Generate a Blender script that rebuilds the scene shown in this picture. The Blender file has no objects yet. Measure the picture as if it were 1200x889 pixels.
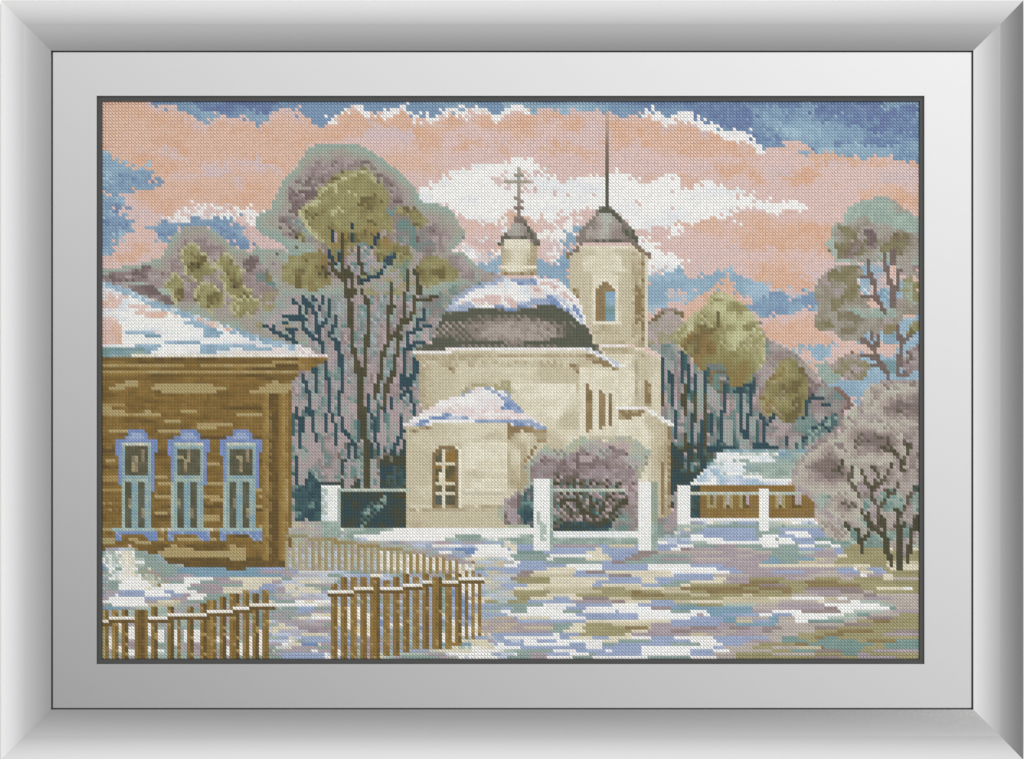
import math
import numpy as np

# ------------------------------------------------------------------
# The embroidery chart: 250 x 170 cross stitches, every stitch gets a thread colour and a motif
# ------------------------------------------------------------------
NX, NY = 250, 170
PX0, PY0, PW, PH = 118.6, 118.4, 959.6, 654.0       # stitched area on the framed piece, millimetre-like units
CW, CH = PW/NX, PH/NY
IMG = np.zeros((NY, NX, 3))
KEY = np.zeros((NY, NX), int)
KEYS = [('sky', None)]
GX, GY = np.meshgrid(PX0+(np.arange(NX)+.5)*CW, PY0+(np.arange(NY)+.5)*CH)
ORG = {}
for r_, y_ in enumerate((110, 280, 450, 600)):
    for c_, x_ in enumerate((110, 350, 590, 830)):
        ORG['abcdefghijklmnop'[r_*4+c_]] = (x_, y_)
ORG['J'] = (330, 330, 2.961); ORG['A'] = (300, 160, 4.615); ORG['B'] = (920, 430, 3.556); ORG['C'] = (490, 310, 5.217)
RNG = np.random.RandomState(7)
HASH = RNG.rand(NY, NX)


def T(*a):
    """T('a', (x, y), ..., 'b', (x, y) ...) -> chart points"""
    out = []; o = ORG['a']
    for q in a:
        if isinstance(q, str): o = ORG[q]
        else: out.append((o[0]+q[0]/(o[2] if len(o) > 2 else 4.8), o[1]+q[1]/(o[2] if len(o) > 2 else 4.8)))
    return out


def key(part, sub=None):
    k = (part, sub)
    if k not in KEYS: KEYS.append(k)
    return KEYS.index(k)


def noise(sx, sy, seed=0, oct=2):
    """smooth value noise over the stitches, sx / sy in stitches"""
    out = np.zeros((NY, NX)); tot = 0
    for o in range(oct):
        r = np.random.RandomState(seed*13+o*101+5)
        ax, ay = sx/2**o, sy/2**o
        g = r.rand(int(NY/ay)+4, int(NX/ax)+4)
        u = (np.arange(NX)+.5)/ax; v = (np.arange(NY)+.5)/ay
        iu, iv = u.astype(int), v.astype(int); fu, fv = u-iu, v-iv
        fu = fu*fu*(3-2*fu); fv = fv*fv*(3-2*fv)
        a = g[np.ix_(iv, iu)]*(1-fu)+g[np.ix_(iv, iu+1)]*fu
        b = g[np.ix_(iv+1, iu)]*(1-fu)+g[np.ix_(iv+1, iu+1)]*fu
        out += (a*(1-fv)[:, None]+b*fv[:, None])/2**o; tot += 1/2**o
    out /= tot
    return np.clip((out-.5)*1.5+.5, 0, 1)


def pmask(pts, jit=0, seed=1):
    x, y = GX, GY
    if jit:
        x = x+(RNG.rand(NY, NX)-.5)*jit*1.6; y = y+(RNG.rand(NY, NX)-.5)*jit*1.2
        x = x+(noise(2, 2, seed)-.5)*2*jit; y = y+(noise(2, 2, seed+50)-.5)*2*jit
    m = np.zeros((NY, NX), bool); n = len(pts)
    for i in range(n):
        x0, y0 = pts[i]; x1, y1 = pts[(i+1) % n]
        if y0 == y1: continue
        c = ((y0 <= y) & (y < y1)) | ((y1 <= y) & (y < y0))
        m ^= c & (x < (x1-x0)*(y-y0)/(y1-y0)+x0)
    return m


def lmask(pts, w):
    m = np.zeros((NY, NX), bool); h = (18.4 if w <= 22 else w)/4.8/2
    for (x0, y0), (x1, y1) in zip(pts[:-1], pts[1:]):
        dx, dy = x1-x0, y1-y0; L = dx*dx+dy*dy+1e-9
        t = np.clip(((GX-x0)*dx+(GY-y0)*dy)/L, 0, 1)
        m |= np.maximum(abs(GX-x0-t*dx), abs(GY-y0-t*dy)) <= h
    return m


def edge(mask, n=12, seed=3):
    """distance in stitches from the outline of a motif, 0..1 over n stitches"""
    d = np.zeros((NY, NX)); m = mask.copy()
    for _ in range(n):
        d += m
        p = np.pad(m, 1, mode='edge')
        m = m & p[:-2, 1:-1] & p[2:, 1:-1] & p[1:-1, :-2] & p[1:-1, 2:]
    return (d-.5)/n


def lin(p0, p1):
    (x0, y0), (x1, y1) = p0, p1
    dx, dy = x1-x0, y1-y0
    return ((GX-x0)*dx+(GY-y0)*dy)/(dx*dx+dy*dy)


def put(mask, pal, t=None, k=None, jit=.25):
    """colour the stitches of mask; pal one thread or a list of threads chosen by field t with dithering"""
    if k is not None: KEY[mask] = key(*k) if isinstance(k, tuple) else key(k)
    if not isinstance(pal, list): pal = [pal]
    pal = np.array(pal, float)
    if t is None: t = HASH
    n = len(pal)
    if t is HASH or n == 1:
        IMG[mask] = (pal[(np.clip(t, 0, .9999)*n).astype(int)]*.75+pal.mean(0)*.25)[mask]; return
    f = np.clip(t+(HASH-.5)*jit*.45, 0, .9999)*n-.5      # neighbouring shades are blended in half steps
    f = np.clip(np.round(f*2)/2, 0, n-1)
    i = f.astype(int); w = (f-i)[..., None]
    IMG[mask] = (pal[i]*(1-w)+pal[np.minimum(i+1, n-1)]*w)[mask]


def poly(pts, pal, k=None, t=None, jit=.25, rough=0, seed=1):
    m = pmask(pts, rough, seed); put(m, pal, t, k, jit); return m


def rect(tile, x0, y0, x1, y1, pal, k=None, t=None, jit=.25):
    return poly(T(tile, (x0, y0), (x1, y0), (x1, y1), (x0, y1)), pal, k, t, jit)


def line(pts, w, pal, k=None, t=None, jit=.25):
    m = lmask(pts, w); put(m, pal, t, k, jit); return m


# threads (sRGB as they look in even light)
WH = (232, 231, 229); CRM = (216, 209, 188); WHB = (214, 221, 226)
OR = (214, 172, 144); PE = (216, 182, 163); PK = (215, 189, 183); LP = (208, 188, 188); ROSE = (204, 174, 170)
B1 = (164, 190, 206); B2 = (142, 171, 191); B3 = (124, 152, 181); B4 = (110, 134, 172); B5 = (104, 120, 164)
TE = (158, 176, 167); TEL = (174, 190, 180); TEM = (118, 150, 144); TED = (76, 108, 110); TEX = (54, 84, 94)
MA = (156, 141, 139); MAL = (180, 167, 167); MAD = (126, 110, 108); MAP = (192, 175, 176); GRL = (172, 167, 156)
OL = (152, 145, 98); OLL = (188, 187, 146); OLD = (124, 112, 72); OLG = (168, 163, 118); OLX = (84, 82, 58)
WD = (120, 94, 42); WM = (144, 114, 54); WL = (164, 138, 80); WC = (172, 156, 108); WX = (100, 79, 40)
CB = (198, 189, 162); CL = (214, 207, 184); CC = (225, 220, 202); CD = (176, 162, 130); CX = (142, 121, 82)
RG = (86, 90, 74); RB = (138, 128, 118); RL = (168, 158, 150)
PW1 = (156, 171, 198); PW2 = (114, 142, 186); PWL = (188, 197, 214)
LI = (172, 160, 166); LID = (150, 136, 146); GT = (140, 162, 153); GTL = (172, 187, 176); SB = (124, 158, 176)

HASH2 = np.random.RandomState(99).rand(NY, NX)
CHK = (np.add.outer(np.arange(NY), np.arange(NX)) % 2) == 0
def speck(mask, col, dens=.15, sx=4, sy=4, seed=5):
    """half-tone stitches scattered in loose clumps"""
    q = mask & CHK & (noise(sx, sy, seed+300)*.6+HASH2*.4 > 1-dens*1.1)
    IMG[q] = IMG[q]*.55+np.array(col, float)*.45

def N(sx, sy, s=0): return noise(sx, sy, s)

# ---------------------------------------------------------------- sky
ALL = np.ones((NY, NX), bool)
put(ALL, [LP, PK, PK, PE, PE], N(14, 6, 1), 'sky', .35)
SKYK, CLK = ('sky', None), ('sky', 'cloud')
put(ALL, [LP, PK, PK, PK, PE], N(16, 5, 1), CLK, .3)
# big peach field at the upper left
poly(T('a', (30, 30), (700, 30), (1200, 120), (1200, 330), (1050, 480), (1000, 640), (700, 640), (400, 700), (240, 620), (42, 320)), [PE, PE, PE, OR, PE], CLK, N(10, 4, 2), .3, 3)
poly(T('a', (50, 50), (130, 40), (300, 60), (430, 130), (420, 220), (150, 230)), [PE, OR, PE], None, N(7, 3, 3), .5)
for q in [((240, 320), (330, 290), (430, 310), (540, 350), (530, 380), (430, 380), (380, 340), (250, 335)),
          ((560, 430), (700, 390), (860, 365), (1040, 400), (1040, 440), (850, 440), (700, 450), (600, 480), (420, 470), (440, 440)),
          ((780, 480), (860, 500), (840, 520), (800, 510)), ((830, 230), (860, 190), (930, 185), (870, 235)),
          ((360, 580), (400, 560), (410, 590), (380, 600)), ((590, 180), (690, 160), (660, 195))]:
    poly(T('a', *q), [LP, LP, PK, PE], CLK, N(5, 2, 4), .6, 4)
for q in [((80, 330), (200, 350), (330, 400), (420, 460), (420, 500), (300, 400), (200, 400)),
          ((800, 490), (1000, 450), (1060, 430), (1010, 560), (800, 500)), ((480, 520), (700, 500), (800, 560), (500, 560)),
          ((200, 150), (500, 200), (400, 260), (200, 250)), ((700, 180), (900, 250), (1100, 150), (1100, 250), (800, 340))]:
    poly(T('a', *q), [OR, PE, PE], CLK, N(6, 3, 5), .6, 4)
# orange bands in the upper middle and right
for q in [('b', (0, 180), (150, 180), (290, 80), (340, 75), (390, 130), (380, 200), (290, 240), (150, 275), (50, 280), (0, 340)),
          ('b', (400, 150), (560, 80), (600, 90), (640, 180), (560, 210), (480, 180)),
          ('b', (600, 160), (760, 170), (860, 110), (930, 150), (900, 200), (820, 210), (780, 310), (680, 290)),
          ('b', (860, 310), (960, 260), (1080, 240), (1000, 290), (900, 330)),
          ('b', (980, 110), (1060, 120), (1140, 170), (1050, 190), (960, 150)),
          ('b', (1060, 300), (1200, 290), (1200, 320), (1080, 320)),
          ('c', (0, 130), (100, 100), (210, 90), (290, 90), (340, 140), (430, 110), (470, 190), (380, 200), (280, 150), (200, 170), (160, 235), (90, 190), (0, 230)),
          ('c', (170, 330), (250, 280), (320, 260), (400, 300), (540, 340), (520, 360), (380, 350), (320, 300), (200, 330)),
          ('c', (600, 170), (740, 120), (870, 130), (900, 200), (1000, 150), (1200, 250), (1200, 330), (1000, 330), (940, 280), (820, 310), (740, 240), (620, 320)),
          ('c', (500, 230), (570, 240), (540, 280), (500, 270)), ('c', (1160, 420), (1200, 380), (1200, 440)),
          ('d', (0, 220), (70, 240), (180, 290), (330, 310), (250, 360), (120, 350), (30, 340), (0, 380)),
          ('d', (20, 400), (150, 380), (280, 420), (340, 490), (300, 520), (240, 450), (120, 470), (20, 440)),
          ('d', (440, 280), (520, 270), (640, 320), (720, 320), (900, 360), (1190, 372), (1190, 400), (880, 405), (700, 370), (640, 430), (600, 380), (500, 340), (400, 310)),
          ('d', (400, 460), (500, 440), (560, 400), (620, 470), (560, 520), (440, 510)), ('d', (690, 480), (780, 490), (730, 520)),
          ('d', (820, 560), (900, 540), (1000, 500), (1100, 530), (1190, 580), (1190, 690), (1100, 640), (1000, 580), (880, 590)),
          ('d', (180, 800), (280, 760), (400, 730), (480, 780), (560, 740), (700, 710), (700, 800), (680, 864), (100, 864)),
          ('h', (100, 0), (650, 0), (700, 120), (640, 60), (480, 70), (200, 50)),
          ('h', (240, 180), (360, 160), (500, 180), (600, 230), (520, 290), (440, 280), (330, 260)),
          ('h', (0, 260), (60, 230), (120, 220), (170, 290), (230, 340), (100, 310), (0, 330)),
          ('h', (290, 480), (420, 470), (560, 420), (640, 530), (720, 580), (520, 650), (440, 600), (340, 560)),
          ('h', (560, 700), (600, 680), (640, 710), (580, 720)), ('h', (730, 590), (900, 620), (900, 640), (720, 610)),
          ('g', (960, 350), (1060, 330), (1110, 350), (1160, 290), (1200, 260), (1200, 320), (1060, 430), (1010, 400))]:
    poly(T(*q), [PE, PE, OR, PE, OR], CLK, N(6, 3, 6), .5, 5, 3)
poly(T('d', (800, 400), (1190, 420), (1190, 520), (1000, 500), (820, 530)), [LP, PK, PK], CLK, N(9, 3, 7), .4, 4)
# white light behind the church
W_ = T('b', (620, 480), (700, 525), (760, 490), (830, 475), (880, 440), (960, 420), (1020, 385), (1100, 400), (1180, 365),
       'c', (60, 345), (120, 350), (180, 380), (230, 430), (270, 460), (310, 490), (400, 475), (560, 465), (600, 425), (640, 415),
       (680, 455), (730, 450), (760, 500), (830, 495), (890, 450), (960, 450), (1010, 500), (1050, 540), (1100, 500), (1150, 480), (1200, 480),
       'd', (40, 490), (90, 530), (170, 545), (230, 560), (300, 600), (400, 605), (500, 590), (540, 620), (580, 645), (450, 645),
       (380, 665), (260, 645), (180, 660), (130, 690), (205, 742), (150, 720), (60, 690), (0, 680),
       'c', (1150, 690), (1100, 720), (1000, 730), (965, 795), (930, 760), (850, 745), (780, 765), (700, 740), (600, 640),
       (560, 645), (440, 655), (320, 655), (280, 720), (240, 710), (220, 660), (190, 720), (100, 690), (60, 650), (0, 670),
       'b', (1180, 750), (1120, 780), (1100, 840), (1130, 780), (1130, 720), (950, 710), (880, 680), (850, 640), (740, 620), (700, 655), (660, 570))
poly(W_, [WH, WH, WH, (222, 224, 226)], CLK, N(8, 3, 8), .2, 3, 5)
put(pmask(W_) & (HASH > .985), PK)
poly(T('c', (90, 440), (200, 430), (220, 470), (160, 480), (210, 540), (190, 570), (130, 560), (95, 500)), [ROSE, PK, WH, LP], CLK, None, .3, 3)
poly(T('b', (1090, 480), (1140, 455), (1200, 470), (1200, 510), (1110, 520)), [WH, PK, LP], CLK, None, .3)
poly(T('c', (150, 820), (230, 760), (280, 720), (330, 700), (420, 690), (480, 700), (400, 740), (330, 850), (300, 864), (200, 864)), [WH, WH, PK], CLK, None, .5, 5)
poly(T('f', (820, 90), (900, 20), (1050, 0), (1150, 0), (1130, 90), (1090, 180), (1030, 150), (960, 130), (900, 110)), [WH, WH, PK, WHB, LP], CLK, N(4, 3, 3), .6)
poly(T('f', (940, 0), (1100, 0), (1100, 60), (1000, 60)), [PK, ROSE, PK, WH], CLK, N(4, 3, 2), .6, 4)
# white cloud to the right of the tower
poly(T('g', (750, 0), (840, 0), (890, 60), (1000, 140), (970, 180), (920, 165), (880, 190), (815, 210), (800, 100)), [WH, WH, (222, 224, 226)], CLK, N(5, 3, 4), .5, 5)
# blue parts
SKYTOP = T('a', (280, 20), (290, 40), (330, 60), (360, 75), (385, 60), (450, 52), (490, 92), (555, 125), (600, 158), (628, 162), (650, 145), (700, 118),
           (730, 120), (757, 147), (800, 115), (850, 125), (900, 158), (940, 165), (975, 140), (1000, 110), (1040, 82), (1150, 75), (1185, 100),
           'b', (-18, 130), (0, 80), (40, 105), (30, 130), (70, 165), (100, 182), (140, 180), (180, 150), (220, 100), (290, 72), (300, 52), (345, 55), (370, 88), (440, 92), (450, 105),
           (490, 95), (550, 70), (560, 50), (600, 55), (640, 110), (655, 125), (690, 92), (720, 97), (740, 130), (770, 120), (840, 80),
           (870, 73), (900, 92), (930, 87), (970, 62), (990, 50), (1010, 62), (1050, 82), (1090, 105), (1140, 108), (1180, 72), (1200, 52),
           'c', (40, 60), (100, 55), (150, 105), (180, 112), (220, 75), (280, 78), (340, 125), (400, 95), (440, 95), (480, 110), (515, 90),
           (550, 105), (580, 93), (630, 115), (670, 145), (730, 113), (790, 90), (840, 72), (880, 105), (925, 140), (970, 97), (1040, 92), (1080, 125), (1150, 160),
           'd', (0, 155), (70, 168), (90, 200), (120, 218), (150, 203), (210, 212), (250, 235), (280, 272), (330, 290), (390, 290), (420, 300),
           (470, 265), (500, 255), (570, 290), (600, 330), (650, 320), (700, 325), (760, 345), (790, 340), (860, 367), (930, 345), (1010, 365),
           (1030, 340), (1080, 370), (1200, 375), (1200, 20))
SB_ = SKYTOP[1:-2]
m = poly(SKYTOP, [B2, B3, B3, B3], SKYK, N(8, 4, 3), .3)
put(m & pmask(T('a', (520, 30), (1050, 30), (980, 110), (760, 90), (600, 90))), [B3, B4, B5, B4], N(7, 3, 5), None, .5)
put(m & pmask(T('c', (0, 30), (600, 30), (600, 140), (0, 140))), [B1, B2, B2, B3], N(8, 3, 6), None, .4)
put(m & pmask(T('c', (600, 30), (1200, 30), (1200, 170), (900, 100))), [B2, B3, B4, B3], N(8, 3, 9), None, .4)
put(m & pmask(T('c', (1020, 30), 'd', (300, 30), (330, 60), (250, 120), (290, 270), (100, 180), (0, 150), 'c', (1120, 140))), [B3, B4, B5, B4, B3], N(8, 4, 4), None, 1.2)
put(m & pmask(T('d', (230, 30), (1200, 30), (1200, 380), (330, 290))), [B2, B3, B2, B3, B4], N(10, 5, 13), None, 1.0)
put(m & pmask(T('d', (620, 40), (900, 30), (1000, 90), (1100, 60), (1190, 40), (1120, 220), (1000, 250), (930, 210), (800, 170), (760, 100), (640, 170), (600, 130))), [B5, B4, B3, B5, B4], N(6, 3, 14), None, 1.2)
put(m & pmask(T('d', (400, 170), (520, 140), (580, 180), (740, 230), (700, 310), (620, 270), (420, 280), (380, 220))), [B1, B2, B2, B3], N(6, 2, 15), None, .5)
put(m & pmask(T('d', (600, 310), (820, 270), (960, 300), (1190, 240), (1190, 350), (860, 365))), [B1, B2, B2, B3], N(6, 2, 16), None, .5)
poly(T('d', (490, 320), (520, 305), (600, 320), (560, 350)), [B2, B1], SKYK)
# pale rims of the clouds
dn = lambda pts, d: [(x, y+d/4.8) for x, y in pts]
def rim(mask, n, x0, x1, pal, k=None):
    d = mask.copy()
    for _ in range(n):
        p = np.pad(d, 1, mode='edge')
        d = d | p[:-2, 1:-1] | p[1:-1, :-2] | p[1:-1, 2:]
    put(d & ~mask & (GX > x0) & (GX < x1), pal, None, k)
rim(m, 2, 118, 352, [PK, LP, PE, PK], CLK)
rim(m, 2, 384, 616, [WH, WH, PK, (224, 218, 216)], CLK); rim(m, 1, 384, 616, [WH], CLK)
rim(m, 1, 616, 752, [PK, LP], CLK)
rim(m, 3, 752, 898, [WH, WH, (226, 224, 224)], CLK)
# blue at the left edge
m = poly(T('a', (30, 315), (80, 318), (110, 360), (200, 410), (230, 425), (270, 405), (330, 440), (350, 480), (425, 510), (330, 520), (240, 545),
       (180, 545), (130, 575), (190, 580), (140, 610), (200, 640), (200, 660), (120, 655), (110, 670), (190, 695), (240, 720), (210, 740),
       (230, 765), (160, 830), (120, 864), 'e', (110, 20), (100, 80), (42, 115), (30, 115)), [B1, B2, B3, B2, B4, B2], SKYK, N(6, 2, 17), .5, 4)
put(m & pmask(T('a', (30, 310), (300, 400), (200, 450), (30, 440))), [B1, B2, B2], N(6, 2, 3))
poly(T('a', (100, 850), (160, 820), (260, 770), (360, 800), (400, 840), (390, 864), 'e', (380, 100), (200, 150), (42, 160), (42, 110), (110, 70)), [OR, PK, PK, PE], CLK, N(7, 3, 19), .4, 4)
# blue around the small left tree and its white rim
m = poly(T('a', (260, 710), (300, 740), (400, 720), (520, 690), (560, 670), (700, 690), (760, 670), (790, 660), (800, 740), (900, 864), 'e', (850, 60), (830, 65),
       'a', (690, 780), (560, 740), (470, 760), (400, 830), (340, 790), (300, 750)), [B2, B3, B2], SKYK, N(6, 3, 20), .4, 3)
put(m & pmask(T('a', (680, 740), (760, 760), (900, 870), (800, 900))), [B3, B4], None)
put(m & pmask(T('a', (360, 780), (440, 760), (480, 770), (420, 820))), [B3, B4], None)
line(T('a', (410, 712), (500, 700), (560, 660), (620, 680), (690, 690), (760, 665)), 34, [WH, WH, WHB, PK], CLK)
poly(T('a', (420, 670), (480, 640), (560, 620), (770, 620), (760, 660), (600, 660), (500, 690)), [WH, PK, PK, WH], CLK)
poly(T('a', (780, 640), (1000, 630), (1030, 660), (940, 660), (900, 740), (840, 720)), [WH, WH, PK], CLK, None, .3, 3)
poly(T('a', (800, 720), (910, 740), (950, 800), (1040, 850), (1180, 900), (900, 880)), [PK, LP, ROSE], CLK)
# blue left of the tower and at the drum
m = poly(T('c', (330, 864), (360, 800), (400, 740), (440, 750), (440, 820), 'g', (380, 20), (370, 290), (300, 240), (195, 210), (190, 110), (240, 140), (270, 155), (310, 100), (320, 20)), [B2, B2, B3], SKYK, N(5, 3, 21), .4)
poly(T('g', (190, 0), (340, 0), (330, 70), (290, 130), (240, 130), (200, 70)), [WH, WH, LP, PK], CLK, None, .3, 3)
poly(T('f', (1010, 130), (1060, 150), (1110, 90), (1135, 90), (1130, 210), (1010, 170)), [B1, B2, B2], SKYK)
# blue band right of the tower
m = poly(T('g', (810, 215), (900, 185), (980, 165), (1030, 195), (1060, 215), (1120, 200), (1200, 170), 'h', (40, 165), (130, 165), (160, 200), (230, 235), (310, 240), (330, 270), (400, 290), (470, 290),
       (480, 350), (530, 290), (590, 275), (620, 340), (600, 410), (530, 395), (440, 440), (380, 425), (290, 435), (210, 370), (260, 330), (180, 300), (130, 220), (60, 230), (0, 260),
       'g', (1120, 310), (1060, 330), (960, 350), (900, 400), (850, 430), (805, 430)), [B2, B2, B1], SKYK, N(8, 3, 22), .4, 4)
poly(T('h', (210, 370), (300, 350), (340, 300), (470, 300), (450, 420), (290, 430)), [B3, B3, B2], SKYK)
poly(T('h', (500, 340), (590, 280), (620, 350), (580, 410)), [B3, B3, B2], SKYK)
poly(T('g', (880, 300), (960, 270), (1010, 290), (1060, 300), (1000, 330), (900, 320)), [PK, PK, B1], CLK)
poly(T('g', (805, 420), (900, 390), (980, 350), (1000, 400), (1010, 430), (920, 400), (810, 470)), [PK, LP, PE], CLK)
poly(T('h', (520, 600), (620, 590), (740, 590), (700, 630), (650, 690), (600, 690), (590, 640), (510, 625)), [B1, B2, B2], SKYK, None, .4, 4)
poly(T('h', (650, 800), (760, 800), (900, 720), (1000, 700), (1200, 720), (1200, 864), 'l', (880, 0), (840, 140), (800, 90), (690, 0)), [B1, B2, B2], SKYK, N(6, 3, 5), .4)
poly(T('h', (860, 500), (1200, 430), (1200, 860), (860, 860)), [B1, B2, B1, B2], SKYK, N(4, 3, 6), .4)
poly(T('h', (720, 590), (960, 590), (1070, 600), (1040, 670), (960, 650), (900, 640), (740, 610)), [PK, PE, PK], CLK)
poly(T('h', (880, 130), (1200, 130), (1200, 420), (880, 420)), [B1, B2, PK, PE], SKYK, N(5, 5, 16), .4)
# cloud edges dissolve stitch by stitch
ry = RNG.randint(-1, 2, (NY, NX)); rx = RNG.randint(-2, 3, (NY, NX)); go = RNG.rand(NY, NX) < .4
yy = np.clip(np.arange(NY)[:, None]+ry*go, 0, NY-1); xx = np.clip(np.arange(NX)[None]+rx*go, 0, NX-1)
IMG = IMG[yy, xx]; KEY = KEY[yy, xx]
# ---------------------------------------------------------------- woods behind the church
def mixv(mask, pal, sx, sy, seed, k=None, jit=.5):
    put(mask, pal, N(sx, sy, seed), k, jit)
def stems(tile, tops, y1, col, k, seed, w=18, lean=0.0):
    """thin wavering upright stems (one or two stitches wide)"""
    r = np.random.RandomState(seed)
    for x, y0 in tops:
        pts = []; y = y0; xx = x
        while y < y1:
            pts += [(xx, y)]; y += r.randint(35, 90); xx += r.choice([-18, 0, 0, 18])+lean
        line(T(tile, *pts), w, col, k)

# left wood: big crown
BT = ('tree', 'crown'); BTT = ('tree', 'trunk')
WOOD = T('a', (1200, 310), (1150, 400), (1060, 490), (1010, 580), (1005, 650), (950, 665), (900, 715), (910, 760), (980, 810), (1060, 850),
         'e', (1100, 50), (1100, 400), (1150, 600), 'f', (0, 660), (150, 660), (40, 745), (-60, 745), 'j', (-60, 0), (-60, 790), (610, 780), (605, 250), (690, 150), (670, 0),
         'f', (670, 640), (760, 560), (830, 410), (900, 310), (1000, 255), (1130, 225), (1130, 205), (1010, 190), (950, 135), (900, 108), (830, 100), (860, 40), (900, 0),
         'b', (920, 840), (930, 790), (880, 690), (840, 635), (760, 618), (705, 655), (660, 560), (580, 460), (500, 385), (400, 320), (300, 282), (100, 285), (40, 310))
m = poly(WOOD, [TEM, MA, TE, MA, GRL], BT, N(7, 5, 30), .4)
# lower zone: upright twigs in mauve, pink, grey-blue, teal
low = m & (GY > 330)
mixv(low, [MAP, MA, MAL, MAL, TEM, (174, 182, 184), MA, TE, MAP], 1.6, 8, 31, BT, .3)
low2 = m & (GY > 470)
mixv(low2, [TED, MAL, MAP, TEM, MAL, MAL, (184, 168, 168), TE, TEX], 1.6, 9, 32, BT, .2)
mixv(m & (GY > 530) & (GX > 395), [TEX, OLX, TEM, MAL, OLX, TEX, TED], 1.3, 8, 33, BT, .2)
mixv(m & (GY > 562), [TEX, OLX, TEX, OLX, TED], 3, 6, 34, BT, .2)
mixv(m & (GX < 375) & (GY > 555), [TEX, TED, MAL, TE, TED], 2, 4, 35, BT, .3)
# round crowns with pale rims
up = poly(T('a', (1200, 310), (1150, 400), (1060, 490), (1010, 580), (1005, 650), (950, 665), (900, 715), (910, 760), (980, 810), (1060, 850), 'e', (1080, 60), (1200, 120),
          'f', (150, 120), (600, 240), (900, 200), (830, 100), (860, 40), (920, 0), 'b', (930, 790), (880, 690), (840, 635), (760, 618), (705, 655), (660, 560), (580, 460), (500, 385), (400, 320), (300, 282), (100, 285), (40, 310)), TE, BT)
e_ = edge(up & (GX < 560), 15)
put(up, [TE, TE, TEL, GRL, MAL, MA, MA, MA, GRL], e_*.95+(N(5, 4, 36)-.5)*.25, None, .15)
put(pmask(T('b', (0, 480), (100, 380), (300, 350), (420, 420), (520, 500), (660, 640), (560, 660), (430, 470), (330, 420), (180, 480), (20, 620), 'a', (1060, 620), (1100, 540))), [MAL, MA, MA, MAD, MAL], N(4, 3, 37), None, .4)
poly(T('a', (1050, 720), (1120, 600), (1160, 620), (1200, 760), (1170, 840), (1110, 800)), [TED, MAD, MAD, MA], BT, N(3, 3, 38), .4, 4)
poly(T('a', (1090, 790), (1160, 770), (1200, 830), (1140, 870)), [OLX, OLG, OLD, OL], BT, None, .4)
poly(T('b', (0, 690), (60, 790), (150, 860), (0, 860)), [TED, TEM, MAL, TE], BT, N(3, 3, 39))
poly(T('b', (500, 640), (640, 660), (780, 720), (860, 800), (800, 880), (540, 880)), [TEM, MAD, TEM, MA, MAD, MAL], BT, N(5, 4, 40), .4, 4)
poly(T('b', (560, 640), (640, 620), (720, 700), (700, 740), (630, 760), (640, 700)), [OL, OLD, OLG], BT, None, .3, 3)
poly(T('b', (730, 760), (790, 770), (850, 830), (800, 860), (740, 840)), [MAD, MAL, MA, MAP], BT, None, .3)
# olive crown of the tall tree
oc = T('b', (0, 645), (40, 600), (110, 545), (180, 505), (230, 470), (280, 455), (320, 430), (385, 430), (410, 460), (440, 490), (490, 520), (515, 590), (540, 620), (500, 650), (480, 700),
       (500, 760), (520, 864), 'f', (640, 40), (640, 140), (560, 170), (440, 200), (330, 240), (230, 230), (180, 180), 'b', (150, 850), (60, 780), (20, 700))
m = poly(oc, OL, ('tree', 'crown'))
put(m, [OLD, OL, OL, OL, OLG, OLD, OL], N(6, 5, 41), None, .5)
rimm = m & ~np.roll(np.roll(m, 1, 0), 1, 1)
put(m & (edge(m, 12) < .1) & (GY < 262) & (GX < 448), [OLL, OLG, OLL], None)
line(T('b', (10, 650), (50, 600), (120, 550), (180, 508), (240, 475), (290, 458), (330, 433), (385, 433)), 18, [OLL, (200, 198, 158), OLG])
line(T('b', (10, 650), (25, 700), (70, 770), (150, 845)), 18, [OLL, OLG])
line(T('b', (385, 433), (410, 465), (440, 495)), 14, [OLL, OLG])
speck(m, OLL, .32, 3, 3, 1); speck(m, OLD, .3, 3, 3, 2)
for q in [((170, 660), (210, 640), (240, 680), (200, 690)), ((280, 540), (330, 540), (330, 600), (300, 580)), ((180, 520), (330, 490), (320, 530), (200, 560))]:
    poly(T('b', *q), [OLL, OLG, OL, OLL], None, None, 1, 3)
for q in [((330, 600), (400, 560), (470, 580), (440, 620), (360, 660), (320, 680)), ((260, 600), (300, 610), (290, 720), (250, 700)), ((380, 720), (440, 700), (430, 780), (390, 770)), ((100, 700), (170, 720), (160, 760))]:
    poly(T('b', *q), [OLD, OLD, OL, OLX], None, N(3, 3, 42), .6, 4)
poly(T('f', (270, 60), (330, 30), (400, 30), (420, 120), (380, 190), (260, 170)), [MAP, TEM, MAL, TE, MA], BT, N(2, 3, 43), .5)
poly(T('b', (150, 760), (440, 780), (420, 864), (150, 864)), [TED, OL, WL, MAL, TEM], None, N(1.5, 4, 44), .5)
put(pmask(T('f', (430, 170), (560, 130), (640, 100), (620, 260), (480, 280), (400, 220))), [TE, TEM, OLG, TEM], N(4, 4, 45))
# right olive clump of the wood
m = poly(T('f', (640, 200), (700, 110), (760, 85), (860, 110), (940, 180), (930, 240), (840, 230), (740, 280), (660, 300)), [OLD, OL, OL, OLG], BT, N(5, 4, 46), .4, 3)
poly(T('f', (820, 90), (880, 70), (1000, 160), (1130, 205), (1130, 225), (1000, 245), (920, 280), (930, 200)), [MA, GRL, MAL, MA], BT, N(5, 3, 47), .4)
poly(T('f', (680, 300), (860, 240), (960, 240), (900, 310), (850, 370), (800, 440), (700, 400)), [TEM, TE, MA, TEM, GRL], BT, N(5, 4, 48), .4)
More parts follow.
